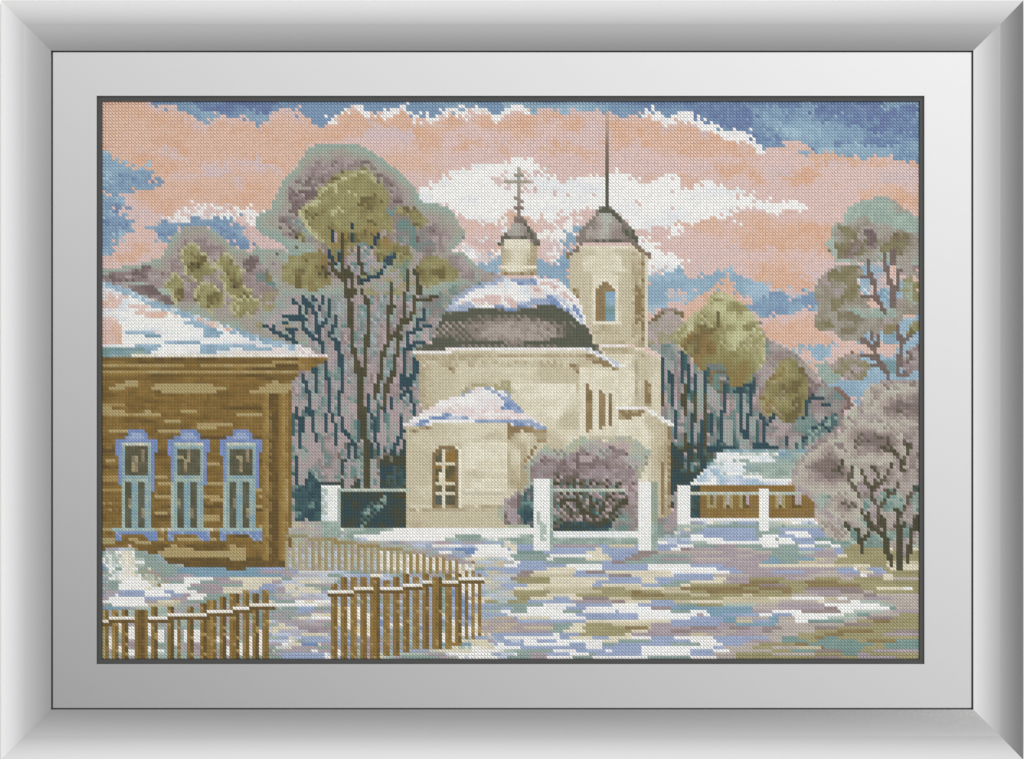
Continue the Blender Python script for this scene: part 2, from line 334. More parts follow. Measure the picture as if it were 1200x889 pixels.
# left olive clump at the picture's middle
m = poly(T('e', (1050, 200), (1080, 130), (1200, 90), 'f', (60, 80), (160, 100), (180, 200), (170, 270), (0, 280), 'e', (1130, 260)), [OLD, OL, OLG, OL], ('tree#2', 'crown'), N(5, 4, 49), .4, 4)
put(pmask(T('f', (60, 150), (140, 140), (160, 220), (100, 220))), [OLX, OLD, OL], None)
put(pmask(T('f', (0, 280), (180, 280), (220, 330), (200, 420), (0, 330))) , [TE, MAL, TEM, MAP], N(3, 4, 50))

# small grove at the far left
GR = T('e', (42, 175), (200, 150), (300, 130), (390, 90), (410, 0), 'a', (400, 864), (440, 800), (520, 740), (620, 745), (700, 790), (780, 864),
       'e', (790, 40), (860, 70), (960, 50), (1060, 60), (1200, 120), (1200, 300), (1200, 600), (1150, 600), (930, 550), (700, 470), (440, 385), (230, 300), (42, 250))
m = poly(GR, MA, ('tree#3', 'crown'))
put(m, [(166, 180, 168), GRL, GRL, MAL, MA, MA, MAL, MA], edge(m, 9)*.9+(N(5, 3, 51)-.5)*.4, None, .2)
put(pmask(T('e', (42, 200), (300, 150), (420, 210), (440, 380), (200, 280), (42, 240))), [TEL, MAL, MA, MAD, MAL], N(8, 2, 52), None, .4)
put(pmask(T('e', (180, 250), (320, 260), (440, 360), (430, 380), (300, 320), (200, 290))), [MAD, MA, MAD], N(5, 2, 53))
for i, q in enumerate([((480, 120), (500, 50), (560, 15), (610, 40), (640, 110), (690, 160), (660, 200), (560, 240), (500, 190)),
          ((400, 240), (440, 200), (490, 200), (530, 250), (500, 330), (470, 380), (410, 290)),
          ((550, 300), (620, 240), (680, 250), (720, 310), (730, 360), (670, 410), (600, 390), (560, 350)),
          ((690, 110), (750, 70), (800, 130), (850, 190), (830, 250), (900, 300), (850, 420), (780, 460), (740, 300), (700, 200)),
          ((780, 330), (940, 320), (940, 380), (860, 440), (790, 400))]):
    mm = poly(T('e', *q), [OLD, OL, OLG, OL], ('tree#3', 'crown'), N(4, 4, 54+i), .5, 3)
    put(mm & ~(np.roll(mm, 1, 0) & np.roll(mm, 1, 1)) & (HASH > .2), [(198, 196, 154), OLL])
    speck(mm, OLL, .4, 2, 2, 20+i)
poly(T('e', (520, 130), (620, 120), (600, 190), (540, 190)), [OLD, OLX, OL], None, None, 1)
poly(T('e', (620, 310), (690, 300), (700, 370), (640, 380)), [OLD, OLD, OL], None, None, 1)
poly(T('e', (770, 230), (820, 240), (800, 300)), [OLD, OLX, OL], None, None, 1)
poly(T('e', (830, 120), (960, 60), (1050, 90), (1060, 120), (960, 110), (880, 180), (850, 180)), [MAD, MA, MAD], ('tree#3', 'crown'))
poly(T('e', (900, 200), (1000, 130), (1080, 200), (1080, 300), (960, 260), (900, 270)), [MAP, MA, TEM, MAD, OL], ('tree#3', 'crown'), N(3, 3, 60), .4)
poly(T('e', (940, 300), (1120, 270), (1160, 420), (1100, 560), (900, 500)), [MAP, TE, MAL, OLG, MA], ('tree#3', 'crown'), N(3, 3, 61), .4)

# trunks
def AP(pts, pal, sx=4, sy=4, seed=1, jit=.4, rough=1.5):
    return poly(T('A', *pts), pal, BT, N(sx, sy, seed), jit, rough, seed)
up2 = pmask(T('A', (95, 400), (95, 330), (130, 270), (200, 200), (240, 120), (310, 50), (400, 34), (540, 36), (620, 80), (700, 128), (780, 200), (850, 255), (905, 365), (940, 360), (1050, 390), (1085, 460), (1132, 520), (1090, 590), (1040, 640),
                (1120, 620), (1200, 700), (1200, 790), (1110, 800), (900, 854), (700, 854), (420, 854), (130, 854), (60, 720), (0, 640), (0, 590), (120, 640), (250, 640), (230, 590), (110, 525), (20, 490), (0, 440), (50, 395)))
up2 &= ~pmask(T('A', (230, 590), (110, 525), (20, 490), (0, 500), (0, 590), (140, 640), (260, 650), (300, 620)))
put(up2, [(160, 178, 168), (172, 179, 166), GRL, GRL, MAL, MA, MA, MAL, MA], edge(up2, 9)+(N(4, 4, 61)-.5)*.3, BT, .35)
AP([(160, 300), (230, 220), (330, 180), (450, 120), (600, 130), (700, 220), (820, 350), (760, 400), (660, 260), (580, 170), (430, 190), (330, 280), (240, 380), (220, 470), (330, 560), (200, 560), (120, 500), (130, 440), (180, 400)], [MAL, MA, MAL, MA, MAD, GRL], 3, 3, 62, .6)
AP([(180, 330), (250, 280), (330, 280), (300, 340), (230, 390), (200, 500), (130, 480), (130, 450), (190, 430)], [MAD, MA, MAD, MAL], 2, 2, 63, .8)
AP([(170, 460), (230, 440), (330, 560), (260, 560)], [TEM, TE, MA, TEM], 3, 3, 64)
AP([(200, 530), (250, 520), (250, 560), (200, 560)], [OLX, OLG, OLD], 1, 1, 65, 1)
AP([(330, 285), (430, 200), (560, 165), (625, 180), (600, 195), (540, 195), (400, 268)], [OL, OLG, OLD, OLG], 3, 2, 66)
AP([(740, 390), (800, 368), (880, 400), (920, 440), (900, 500), (850, 505), (830, 440), (780, 430)], [OL, OLG, OLD, OLG], 3, 3, 67)
AP([(760, 470), (850, 430), (850, 500), (900, 600), (850, 640), (740, 520)], [TEM, TEM, MA, TE], 3, 3, 68)
AP([(870, 520), (940, 480), (1010, 510), (1000, 560), (960, 640), (880, 640), (860, 580)], [MAD, MA, TEM, MA, MAL], 3, 3, 69, .6)
AP([(900, 430), (980, 440), (1060, 540), (1000, 640), (960, 600), (980, 520)], [MAL, GRL, MA, MAL], 3, 3, 70, .5)
AP([(700, 380), (745, 380), (745, 425), (705, 430)], [TEM, SB, TEM], 2, 2, 71)
AP([(860, 690), (930, 640), (1040, 660), (1110, 740), (1070, 780), (900, 815), (860, 770)], [OLD, OL, OLG, OL], 4, 4, 72)
AP([(1040, 640), (1110, 640), (1190, 720), (1190, 780), (1110, 760), (1060, 690)], [MAL, MA, GRL, MAL], 4, 3, 73)
AP([(560, 760), (640, 690), (860, 600), (870, 700), (850, 854), (560, 854)], [GRL, TEM, OLG, MAL, TE, GRL], 3, 4, 74, .5)
AP([(620, 560), (720, 560), (820, 590), (850, 640), (800, 680), (720, 690), (650, 670)], [OLD, OL, OLG, OL, WL], 3, 3, 75)
AP([(140, 700), (180, 650), (340, 610), (380, 640), (380, 700), (405, 790), (330, 830), (200, 815), (135, 760)], [OLD, OL, OLG, OL, (152, 130, 84)], 4, 4, 76)
AP([(290, 690), (380, 690), (390, 760), (330, 770), (330, 720)], [OLX, OLD, OL], 1.5, 1.5, 77, .8)
oc2 = poly(T('A', (235, 398), (260, 372), (300, 352), (345, 290), (400, 262), (470, 230), (540, 192), (600, 185), (650, 240), (700, 275), (730, 350), (695, 400), (730, 420), (745, 500), (690, 560), (640, 590), (560, 540), (500, 600), (400, 610), (350, 560), (290, 510), (245, 430)), OL, ('tree', 'crown'))
put(oc2, [OLD, OL, OL, OLG, OL, OL, OLG], N(5, 5, 78), None, .5)
speck(oc2, OLG, .6, 4, 4, 1)
AP([(560, 330), (640, 310), (690, 350), (640, 400), (560, 410)], [OLD, OL, OLD], 2, 2, 79, .8)
AP([(590, 450), (640, 440), (650, 490), (590, 500)], [OLD, OL, WL], 2, 2, 80, .8)
AP([(270, 430), (330, 440), (330, 480), (280, 480)], [OLD, OL, OLG], 2, 2, 81, .8)
for q in [((490, 290), (545, 290), (545, 335), (500, 335)), ((395, 395), (430, 370), (475, 400), (470, 430), (410, 430)), ((370, 285), (450, 260), (440, 300))]:
    put(pmask(T('A', *q)), [(200, 198, 158), OL, OLG])
LR_ = [(204, 203, 164), OLL, OLG]
line(T('A', (240, 400), (265, 375), (320, 350), (350, 290), (400, 264), (470, 232), (540, 194), (600, 188)), 17, LR_)
line(T('A', (240, 410), (260, 460), (300, 520), (360, 565)), 17, LR_); line(T('A', (600, 188), (650, 245)), 15, [OLL, OLG])
put(pmask(T('A', (280, 340), (360, 340), (350, 360), (260, 390))) & CHK, OLL)
AP([(395, 520), (700, 500), (700, 560), (640, 620), (560, 560), (500, 640), (400, 620)], [OL, WL, OLD, OL, MAL], 1.3, 3, 82, .5, 0)
AP([(500, 640), (560, 560), (640, 610), (640, 660), (600, 740), (500, 760)], [MAL, LI, TEM, MAP, (160, 166, 176)], 1.4, 3, 83, .5, 0)
AP([(395, 580), (460, 580), (460, 720), (430, 720)], [TE, TEM, WL, OL], 1.3, 2, 84, .5, 0)
K1 = ('tree', 'trunk')
DO = [OLX, OLX, (100, 94, 66)]; DT = [TEX, TEX, (58, 92, 104)]
def L(tile, pts, w=18, c=DO, k=K1): line(T(tile, *pts), w, c, k)
L('A', [(470, 520), (470, 720), (482, 800), (500, 870)], 22); L('A', [(485, 740), (490, 870)], 24)
for q in [[(415, 512), (417, 570)], [(522, 470), (522, 500)], [(522, 520), (520, 570)], [(392, 612), (400, 650), (425, 690)], [(455, 630), (455, 665)], [(632, 590), (640, 560), (660, 525)], [(560, 790), (600, 768), (660, 752), (690, 710)]]:
    L('A', q, 18, [TEX, (44, 74, 92)])
poly(T('A', (680, 690), (700, 650), (740, 620), (755, 640), (730, 690), (700, 705)), [(44, 80, 110), TEX, OLX, TEM], K1)
for q in [[(555, 595), (557, 665)], [(575, 680), (580, 740)], [(400, 690), (440, 740), (470, 770)], [(505, 700), (505, 740)], [(820, 725), (820, 800)], [(875, 740), (885, 854)]]:
    L('A', q, 18)
L('f', [(262, 180), (270, 300), (275, 440), (300, 520), (305, 640), (330, 700), (335, 864)], 20)
L('j', [(335, 0), (350, 60), (345, 180), (370, 280), (390, 400), (380, 560)], 28)
L('f', [(355, 864), (365, 700), (375, 560), (395, 520), (395, 400), (370, 330), (355, 280)], 20)
L('f', [(285, 160), (290, 210), (310, 290), (280, 330)], 24)
L('f', [(345, 40), (340, 110), (350, 180), (330, 250)], 20)
L('f', [(615, 180), (620, 230), (600, 300), (590, 440), (570, 480), (540, 530), (510, 570), (480, 620), (465, 740), (440, 780), (430, 864)], 22)
L('f', [(525, 260), (520, 330), (530, 380), (505, 430), (505, 560)], 20)
L('f', [(650, 180), (675, 220), (660, 300), (640, 400), (620, 450), (570, 470)], 20)
L('f', [(780, 315), (720, 345), (650, 350)], 18)
L('f', [(640, 420), (620, 460), (590, 470), (560, 520), (555, 600), (540, 700), (520, 760), (490, 830), (490, 864)], 20)
L('f', [(705, 405), (700, 440), (665, 470), (670, 500), (620, 530), (610, 600), (595, 640), (600, 700), (580, 780), (585, 864)], 20, DT)
L('f', [(745, 485), (690, 500), (650, 520)], 18, DT); L('f', [(695, 575), (650, 590), (630, 610)], 16, DT)
L('f', [(650, 680), (650, 740), (620, 790), (615, 864)], 20, DT)
for pts in [[(30, 330), (80, 400), (100, 440), (105, 530), (130, 590), (140, 640)], [(10, 400), (20, 480), (70, 550), (120, 580)], [(80, 320), (90, 350)],
            [(135, 330), (120, 390)], [(175, 350), (170, 400), (155, 460), (120, 500), (120, 580)], [(210, 440), (205, 480), (175, 530), (180, 560)],
            [(205, 560), (215, 610), (230, 640), (232, 720), (250, 760), (248, 850)], [(145, 700), (160, 780), (175, 864)], [(85, 720), (100, 790), (100, 864)],
            [(20, 760), (20, 800), (45, 820), (45, 864)]]:
    L('f', pts, 20, DT, ('tree#2', 'trunk'))
for pts in [[(1120, 350), (1150, 370), (1160, 420), (1170, 500)], [(1180, 330), (1190, 420)], [(1060, 430), (1110, 430)], [(1060, 465), (1110, 460), (1130, 440), (1190, 460)],
            [(960, 485), (1000, 510), (1070, 550), (1130, 580)], [(1015, 480), (1015, 510)], [(1080, 500), (1110, 530), (1130, 500)], [(1110, 560), (1115, 540)]]:
    L('e', pts, 18, DT, ('tree#2', 'trunk'))
put(pmask(T('J', (405, 600), (434, 530), (434, 855), (205, 855), (205, 740), (250, 700), (330, 720), (330, 660), (365, 640))), [TEX, OLX, TEX, TED, OLX], N(2, 4, 64), ('tree', 'crown'), .5)
put(pmask(T('J', (40, 660), (60, 620), (100, 660), (135, 705), (140, 850), (40, 840))), [TEX, TED, TEX, TEM], N(2, 3, 65), ('tree', 'crown'), .5)
put(pmask(T('J', (150, 610), (200, 620), (210, 700), (140, 700))), [TED, MAL, TEM, MAL], N(1.5, 4, 66), ('tree', 'crown'), .3)
put(pmask(T('J', (215, 560), (340, 560), (340, 720), (215, 720))), [TEX, OLX, TEM, MAL, OLX, TED], N(1.4, 8, 67), ('tree', 'crown'), .3)
for q in [((215, 0), (235, 50), (245, 130), (250, 250), (262, 330), (272, 350)), ((300, 60), (300, 190), (288, 260), (285, 330)), ((385, 0), (370, 110), (375, 190), (350, 240), (340, 340), (325, 400)), ((410, 190), (385, 330), (355, 400), (350, 440))]:
    L('J', q, 18, DO)
L('J', [(274, 345), (280, 460), (290, 560), (300, 720)], 34, DO)
for q in [((150, 290), (165, 360), (170, 460), (190, 520), (190, 620)), ((190, 200), (205, 260), (212, 340), (200, 400), (195, 460)), ((110, 300), (122, 380)), ((85, 350), (100, 430), (105, 500), (125, 560), (125, 610)), ((45, 440), (65, 500), (65, 580), (45, 640), (45, 700)),
          ((210, 470), (215, 520), (250, 560), (265, 640), (270, 700)), ((300, 390), (305, 450)), ((315, 460), (325, 540), (340, 600)), ((430, 240), (420, 330), (435, 370), (415, 400)), ((470, 280), (465, 320), (440, 370), (460, 440), (465, 470)), ((420, 520), (400, 560), (380, 600)), ((385, 400), (385, 440)), ((150, 460), (155, 520)), ((230, 560), (225, 640))]:
    L('J', q, 18, DT, ('tree', 'trunk'))
m = pmask(T('j', (240, 600), (605, 600), (605, 805), (240, 805)))
put(m, [TEX, OLX, TEX, OLX], N(2.5, 6, 63), ('tree', 'crown'), .2)
put(pmask(T('j', (340, 800), (350, 720), (420, 660), (470, 620), (500, 640), (480, 690), (400, 760), (380, 800))) & (CHK | (HASH > .8)), [TEM, TED, TE], None)
put(pmask(T('j', (250, 440), (300, 440), (290, 600), (260, 600))), [TEM, MAL, MAL], None)
put(pmask(T('j', (330, 430), (360, 430), (370, 600), (340, 600))), [TEM, MAL, TE], None)
put(pmask(T('j', (400, 420), (440, 440), (440, 590), (405, 590))), [TEM, MAL, TE], N(2, 4, 2))
put(pmask(T('j', (100, 280), (200, 290), (215, 440), (200, 555), (140, 540), (100, 440))), [MAL, MAL, MA, TEM, MAP], N(1.5, 5, 5), None)
put(pmask(T('j', (0, 370), (80, 380), (60, 480), (30, 560), (0, 560))), [MAL, TE, MAL, MAP], N(2, 4, 6), None)

# wood to the right of the church
R = T('g', (805, 480), (840, 450), (900, 400), (940, 400), (1000, 420), (1010, 470), (960, 560), 'h', (0, 370), (320, 560), (380, 590), (450, 610), (520, 660), (600, 760), (680, 830), (760, 864),
      'l', (740, 20), (800, 80), (805, 130), (760, 160), (760, 250), (640, 300), (540, 372), (80, 375), 'k', (1200, 415), (1060, 560), (1060, 600), (950, 700), (880, 700), (880, 0), 'g', (880, 640), (805, 600))
m = poly(R, TEM, ('tree#4', 'crown'))
put(m, [TED, TEM, MAL, TE, MAL, TEM, MA, MAP, TED], N(1.7, 9, 70), None, .2)
put(m & (GY > 520) & (GX < 850), [TEX, OLX, TEM, TED, MAL, TEX], N(1.5, 6, 71), None, .3)
put(m & (GY > 552), [TEX, TEX, OLX], None)
poly(T('g', (805, 480), (840, 450), (900, 400), (940, 400), (1010, 425), (1000, 480), (960, 560), (940, 580), (805, 590)), [MAL, GRL, MAP, GRL, OLG], ('tree#4', 'crown'), N(3, 3, 72), .5)
line(T('g', (810, 480), (860, 440), (900, 403), (960, 403), (1010, 425)), 16, [MA, OLD], None)
# mauve outer crown right
m = poly(T('h', (290, 430), (330, 560), (400, 590), (480, 640), (560, 700), (640, 800), (760, 864), 'l', (740, 20), (805, 90), (800, 130), (740, 170), (740, 260), (560, 370), (300, 372), (280, 0), 'h', (260, 760), (330, 640)), [TEM, MA, MAL, TE], ('tree#5', 'crown'), N(4, 4, 73), .4)
put(pmask(T('h', (340, 570), (440, 620), (560, 700), (640, 810), (600, 864), (340, 680))), [MAL, GRL, MA, MAP], N(4, 3, 74))
put(pmask(T('h', (520, 720), (580, 780), (680, 864), 'l', (600, 60), (560, 100), 'h', (540, 800))), [MAD, MA, MAD], N(3, 3, 75))
poly(T('h', (600, 700), (680, 690), (760, 780), (700, 820), (640, 800)), [TE, TEL, TE], ('tree#5', 'crown'))
put(pmask(T('l', (620, 10), (740, 30), (810, 110), (760, 150), (700, 130), (600, 60))), [TEM, MA, TE, MA], N(4, 3, 76))
line(T('l', (720, 20), (800, 85), (805, 110), (760, 150)), 20, [MAD, (150, 118, 104)])
m = poly(T('h', (360, 760), (400, 690), (470, 670), (540, 730), (580, 864), 'l', (570, 60), (540, 180), (480, 225), (400, 190), (310, 190), (290, 90), 'h', (300, 864)), [OLD, OL, OL, OLG, (150, 128, 76)], ('tree#5', 'crown'), N(4, 4, 77), .4, 3)
# pale olive crown
m = poly(T('h', (0, 330), (60, 290), (130, 310), (200, 370), (260, 420), (300, 500), (335, 590), (330, 690), (270, 740), (250, 790), (150, 850), (110, 830), (60, 740), (0, 680),
           'g', (1180, 740), (1100, 740), (1050, 660), (960, 580), (970, 520), (1050, 440), (1150, 360)), OL, ('tree#4', 'crown'))
put(m, [(202, 200, 168), OLL, OLG, OLG, OL, OL, (152, 132, 82)], lin((0, 345), (0, 455))*.9+(N(5, 5, 78)-.5)*.5+.05, None, .9)
put(m & (edge(m, 10) < .1) & (GY < 435), [OLL, (206, 204, 172), OLG])
speck(m & (GY < 410), (210, 208, 178), .55, 3, 3, 6); speck(m, OLD, .2, 3, 3, 7)
put(m & pmask(T('h', (20, 330), (180, 340), (280, 480), (160, 600), (140, 640), (90, 520), (40, 590), (30, 430))), [(200, 200, 160), OLL, OLG, OL], N(3, 3, 79), None, .6)
put(pmask(T('h', (40, 410), (60, 410), (60, 500), (40, 500))), [OLD])
put(m & pmask(T('g', (990, 580), (1100, 480), (1200, 500), (1200, 720), (1120, 740))), [OL, (152, 126, 78), OLD, OL], N(4, 4, 80), None, .4)
poly(T('h', (0, 700), (90, 700), (140, 864), (60, 864), (0, 800)), [MAL, TED, (150, 126, 90), TEM], ('tree#4', 'crown'), N(2, 3, 81), .4)
poly(T('h', (80, 830), (180, 830), (270, 790), (280, 864), (80, 864)), [TEX, TEX, TEM, TED], ('tree#4', 'crown'))
K4 = ('tree#4', 'trunk'); K5 = ('tree#5', 'trunk')
for x, y0, y1 in [(90, 0, 160), (85, 160, 320), (65, 320, 370), (180, 20, 160), (195, 160, 270), (205, 270, 300), (250, 0, 180), (230, 180, 300), (30, 180, 270)]:
    L('l', [(x, y0), (x, y1)], 22, DT, K4)
for x, y0, y1 in [(955, 20, 110), (965, 160, 300), (1010, 60, 110), (1030, 0, 170), (1055, 170, 330), (1140, 40, 360), (1080, 60, 200), (1125, 200, 420), (1020, 280, 370), (900, 30, 120), (1170, 360, 420)]:
    L('k', [(x, y0), (x, y1)], 20, DT if x % 2 else DO, K4)
for x, y0, y1 in [(890, 680, 864), (930, 740, 800), (960, 760, 864), (1000, 640, 800), (1050, 720, 864), (1090, 760, 864), (1140, 740, 864)]:
    L('g', [(x, y0), (x, y1)], 18, DT, K4)
L('l', [(300, 170), (320, 220), (320, 350)], 26, DT, K5); L('l', [(370, 175), (330, 230)], 20, DT, K5)
L('l', [(0, 370), (140, 370)], 30, DT, K4); L('l', [(260, 340), (380, 365)], 34, DT, K5)
L('l', [(600, 60), (560, 110), (555, 160), (545, 190)], 18, DT, K5)
poly(T('l', (480, 372), (520, 300), (600, 240), (640, 200), (720, 150), (730, 240), (640, 290), (560, 340), (540, 372)), [TEX, TEM, TEX, TE, TED], K5, N(2.5, 2, 82), .3)
L('l', [(590, 70), (640, 80)], 18, DT, K5); L('l', [(640, 115), (680, 125)], 18, DT, K5); L('l', [(450, 310), (450, 370)], 20, DT, K5)

# ---------------------------------------------------------------- church
speck(pmask(T('h', (340, 570), (560, 700), (680, 864), 'l', (600, 60), (560, 370), (340, 350), (300, 0))), MAP, .35, 3, 3, 8)
def CK(s): return ('church', s)
beige = [CD, CB, CB, CL, CL, CC]
# body of the nave
m = poly(T('f', (662, 640), (860, 620), (1200, 610), 'g', (0, 610), (480, 610), (640, 715), (640, 864), 'k', (645, 800), (0, 800), 'j', (660, 300), (690, 200), (680, 0)), CL, CK('wall'))
put(m, [CD, CB, CB, CL, CL, CC, CL], .42+(N(16, 6, 90)-.5)*.5, None, .15)
put(m & (GX < 545), [CD, CB, CB, CL], lin((488, 0), (550, 0))*.8+.1, None, .4)
put(pmask(T('f', (700, 640), (1200, 640), 'g', (480, 640), (480, 655), 'f', (700, 680))), [CD, CB, CD], None)
put(pmask(T('f', (680, 690), (1200, 690), 'g', (380, 690), (380, 720), 'f', (680, 720))), [CD, CB, CB, CL], None)
put(pmask(T('f', (830, 720), (880, 720), (880, 770), (860, 750))), [CX, CD])
put(pmask(T('g', (370, 705), (430, 705), (430, 730), (410, 790), (400, 730), (370, 725))), [CD, CX])
put(pmask(T('k', (20, 0), (400, 0), (400, 120), (300, 200), (240, 170), (120, 80))), [CL, CC, CC, CL], N(6, 4, 91), None)
put(pmask(T('k', (0, 0), (60, 20), (180, 150), (240, 250), (300, 300), (440, 300), (640, 320), (640, 600), (200, 600))), [CB, CL, CL, CC], N(6, 5, 92), None, .4)
put(pmask(T('f', (960, 830), (1000, 810), (1200, 800), (1200, 864), 'g', (0, 830), (60, 864), 'f', (900, 864))), [CD, OLG, CB])
# front face of the nave, right of the corner
put(pmask(T('g', (435, 720), (640, 740), (640, 864), 'k', (645, 300), (435, 300), (435, 0))), [CC, CL, CC, CL], N(5, 5, 93), None, .4)
put(pmask(T('g', (455, 640), (500, 640), (560, 680), (640, 720), (640, 740), (560, 710), (455, 680))), [CX, CD], None, CK('wall'))
# bell tower: lower block, stair block, upper octagon
m = poly(T('g', (530, 605), (740, 605), (880, 665), 'k', (880, 200), (645, 200), 'g', (645, 720), (600, 690)), CL, CK('bell_tower'))
put(m, [CL, CC, CB, CB, CB, CL], lin((724, 0), (774, 0))+(N(4, 8, 94)-.5)*.3, None, .3)
put(pmask(T('g', (560, 615), (740, 615), (800, 645), (800, 665), (720, 640), (580, 640))), [CD, CB])
put(pmask(T('g', (740, 660), (760, 660), 'k', (760, 130), (740, 130))), [CD, CB])
m = poly(T('k', (645, 150), (805, 150), (950, 235), (950, 745), (870, 745), (640, 745)), CL, CK('porch_wall'))
put(m, [CC, CL, CC, CB, CB, CD], lin((730, 0), (790, 0))+(N(5, 6, 95)-.5)*.3, None, .3)
put(pmask(T('k', (648, 150), (800, 150), (790, 165), (690, 200), (648, 200))), [CX, CX, CD])
put(pmask(T('k', (930, 220), (950, 235), (950, 730), (930, 740))), [CD, CX])
line(T('k', (645, 136), (800, 136), (850, 165), (880, 190), (950, 225)), 20, [WH, WH, (226, 218, 212)], CK('snow_cap'))
m = poly(T('g', (372, 85), (440, 35), (740, 35), (808, 90), (808, 610), (530, 610), (495, 580), (495, 520), (460, 460), (410, 320), (372, 290)), CL, CK('bell_tower'))
put(m, [CB, CB, CL, CL, CL, CB, CB], lin((667, 0), (745, 0))+(N(6, 10, 96)-.5)*.2, None, .3)
put(m & (GX > 739.5), [CD, CB, CD, CB, CL, CD], N(3, 5, 97), None, .3)
put(m & (GX > 752), [CX, CB, CL], lin((752, 0), (759, 0)), None, .2)
put(pmask(T('g', (440, 95), (700, 95), (700, 190), (440, 190))), [CL, CL, CC, CB], N(7, 3, 98))
put(pmask(T('g', (500, 200), (640, 200), (640, 470), (500, 470))), [CL, CC, CC], None)
put(pmask(T('g', (385, 280), (430, 270), (430, 360), (400, 330))), [CD, CX])
line(T('g', (440, 38), (735, 38)), 20, [CC, CL], CK('bell_tower'))
put(pmask(T('g', (510, 465), (660, 465), (660, 482), (500, 482))), [CC])
put(pmask(T('g', (500, 485), (718, 485), (718, 590), (520, 590))), [CB, CD, CB], N(6, 3, 99))
line(T('g', (530, 598), (700, 598)), 22, [WH, (226, 216, 208)], CK('snow_cap'))
line(T('g', (710, 600), (780, 620), (830, 640), (880, 665)), 20, [(222, 204, 192), PK, CC], CK('snow_cap'))
poly(T('g', (515, 455), (515, 275), (548, 258), (560, 232), (588, 232), (600, 255), (625, 275), (625, 455)), [CX, CX, (154, 132, 94)], ('church', 'belfry_window'))
poly(T('g', (572, 455), (572, 312), (588, 292), (625, 292), (625, 455)), [(134, 170, 196), (150, 180, 200), TEM, SB], ('church', 'belfry_window'), lin((0, 340), (0, 376)), .2)
poly(T('g', (735, 270), (750, 245), (770, 260), (770, 470), (735, 475)), [CX, CX, CD], ('church', 'belfry_window#2'))
# brown eaves + pyramid roof + spire
line(T('g', (360, 95), (410, 60), (440, 20)), 18, [MAD, CX], CK('tower_roof')); line(T('g', (740, 20), (780, 60), (820, 95)), 18, [MAD, CX], CK('tower_roof'))
m = poly(T('c', (550, 635), (605, 635), (640, 690), (700, 760), (752, 800), (752, 835), 'g', (760, 25), (420, 25), 'c', (410, 830), (440, 780), (500, 715)), RL, CK('tower_roof'))
put(m, [RB, RL, (182, 176, 166), (176, 186, 176), RL, (160, 148, 140), RB, RG], lin((682, 0), (746, 0))+(N(4, 4, 100)-.5)*.3, None, .3)
line(T('c', (600, 650), (650, 700), (715, 765), (748, 810)), 18, [RG, RB], CK('tower_roof')); line(T('c', (555, 640), (500, 710), (440, 775), (415, 825)), 14, [RB], CK('tower_roof'))
line(T('c', (470, 830), (740, 830)), 18, [RG, RB, MAD], CK('tower_roof'))
poly(T('c', (545, 635), (605, 635), (605, 665), (545, 665)), [RG, RB, RG], CK('spire'))
line(T('c', (578, 105), (578, 640)), 16, [(186, 166, 152), (166, 142, 128), (132, 112, 98), (112, 100, 84), RG, RG], CK('spire'), lin((0, 130), (0, 236)), .1)
# small cupola
m = poly(T('b', (1130, 850), 'f', (1130, 150), (1150, 205), 'g', (185, 205), (190, 20), (150, 10), 'f', (1150, 10)), CL, CK('cupola_drum'))
put(m, [CD, CB, CC, CL, CL, CB, CD], lin((585, 0), (630, 0))+(N(3, 5, 101)-.5)*.2, None, .25)
line(T('f', (1140, 165), (1200, 165), 'g', (170, 165)), 16, [CC]); line(T('f', (1140, 195), 'g', (185, 195)), 22, [CD, CX])
m = poly(T('c', (60, 700), (110, 700), (150, 770), (185, 790), (205, 864), 'g', (190, 40), (170, 30), (150, 5), (0, 0), 'f', (1180, 20), (1150, 40), (1120, 40), 'b', (1120, 840), (1150, 790), (1190, 750)), RL, CK('cupola_roof'))
put(m, [RG, RB, RL, (172, 172, 162), RL, RB, RB, RG], lin((584, 0), (632, 0))+(N(3, 3, 102)-.5)*.2, None, .25)
line(T('c', (110, 700), (150, 770), (180, 800), (200, 850)), 16, [RG, RB], CK('cupola_roof')); line(T('c', (0, 810), (160, 812)), 16, [RG, RB], CK('cupola_roof'))
put(pmask(T('c', (0, 822), (140, 822), (160, 864), (0, 864))), [CC, CL], None, CK('cupola_drum'))
line(T('c', (84, 415), (84, 700)), 16, [(166, 166, 146), (160, 150, 136), (136, 122, 112)], CK('cross'), lin((0, 196), (0, 256)), .2)
line(T('c', (8, 490), (150, 490)), 16, [(178, 168, 152), (150, 148, 128)], CK('cross')); line(T('c', (66, 462), (100, 462)), 14, [(150, 146, 130)], CK('cross'))
line(T('c', (62, 580), (84, 590), (104, 602)), 14, [(150, 138, 124)], CK('cross')); line(T('c', (66, 648), (104, 640)), 14, [(132, 112, 104)], CK('cross'))
poly(T('c', (62, 690), (108, 690), (118, 720), (58, 720)), [(118, 100, 94), RB], CK('cross'))
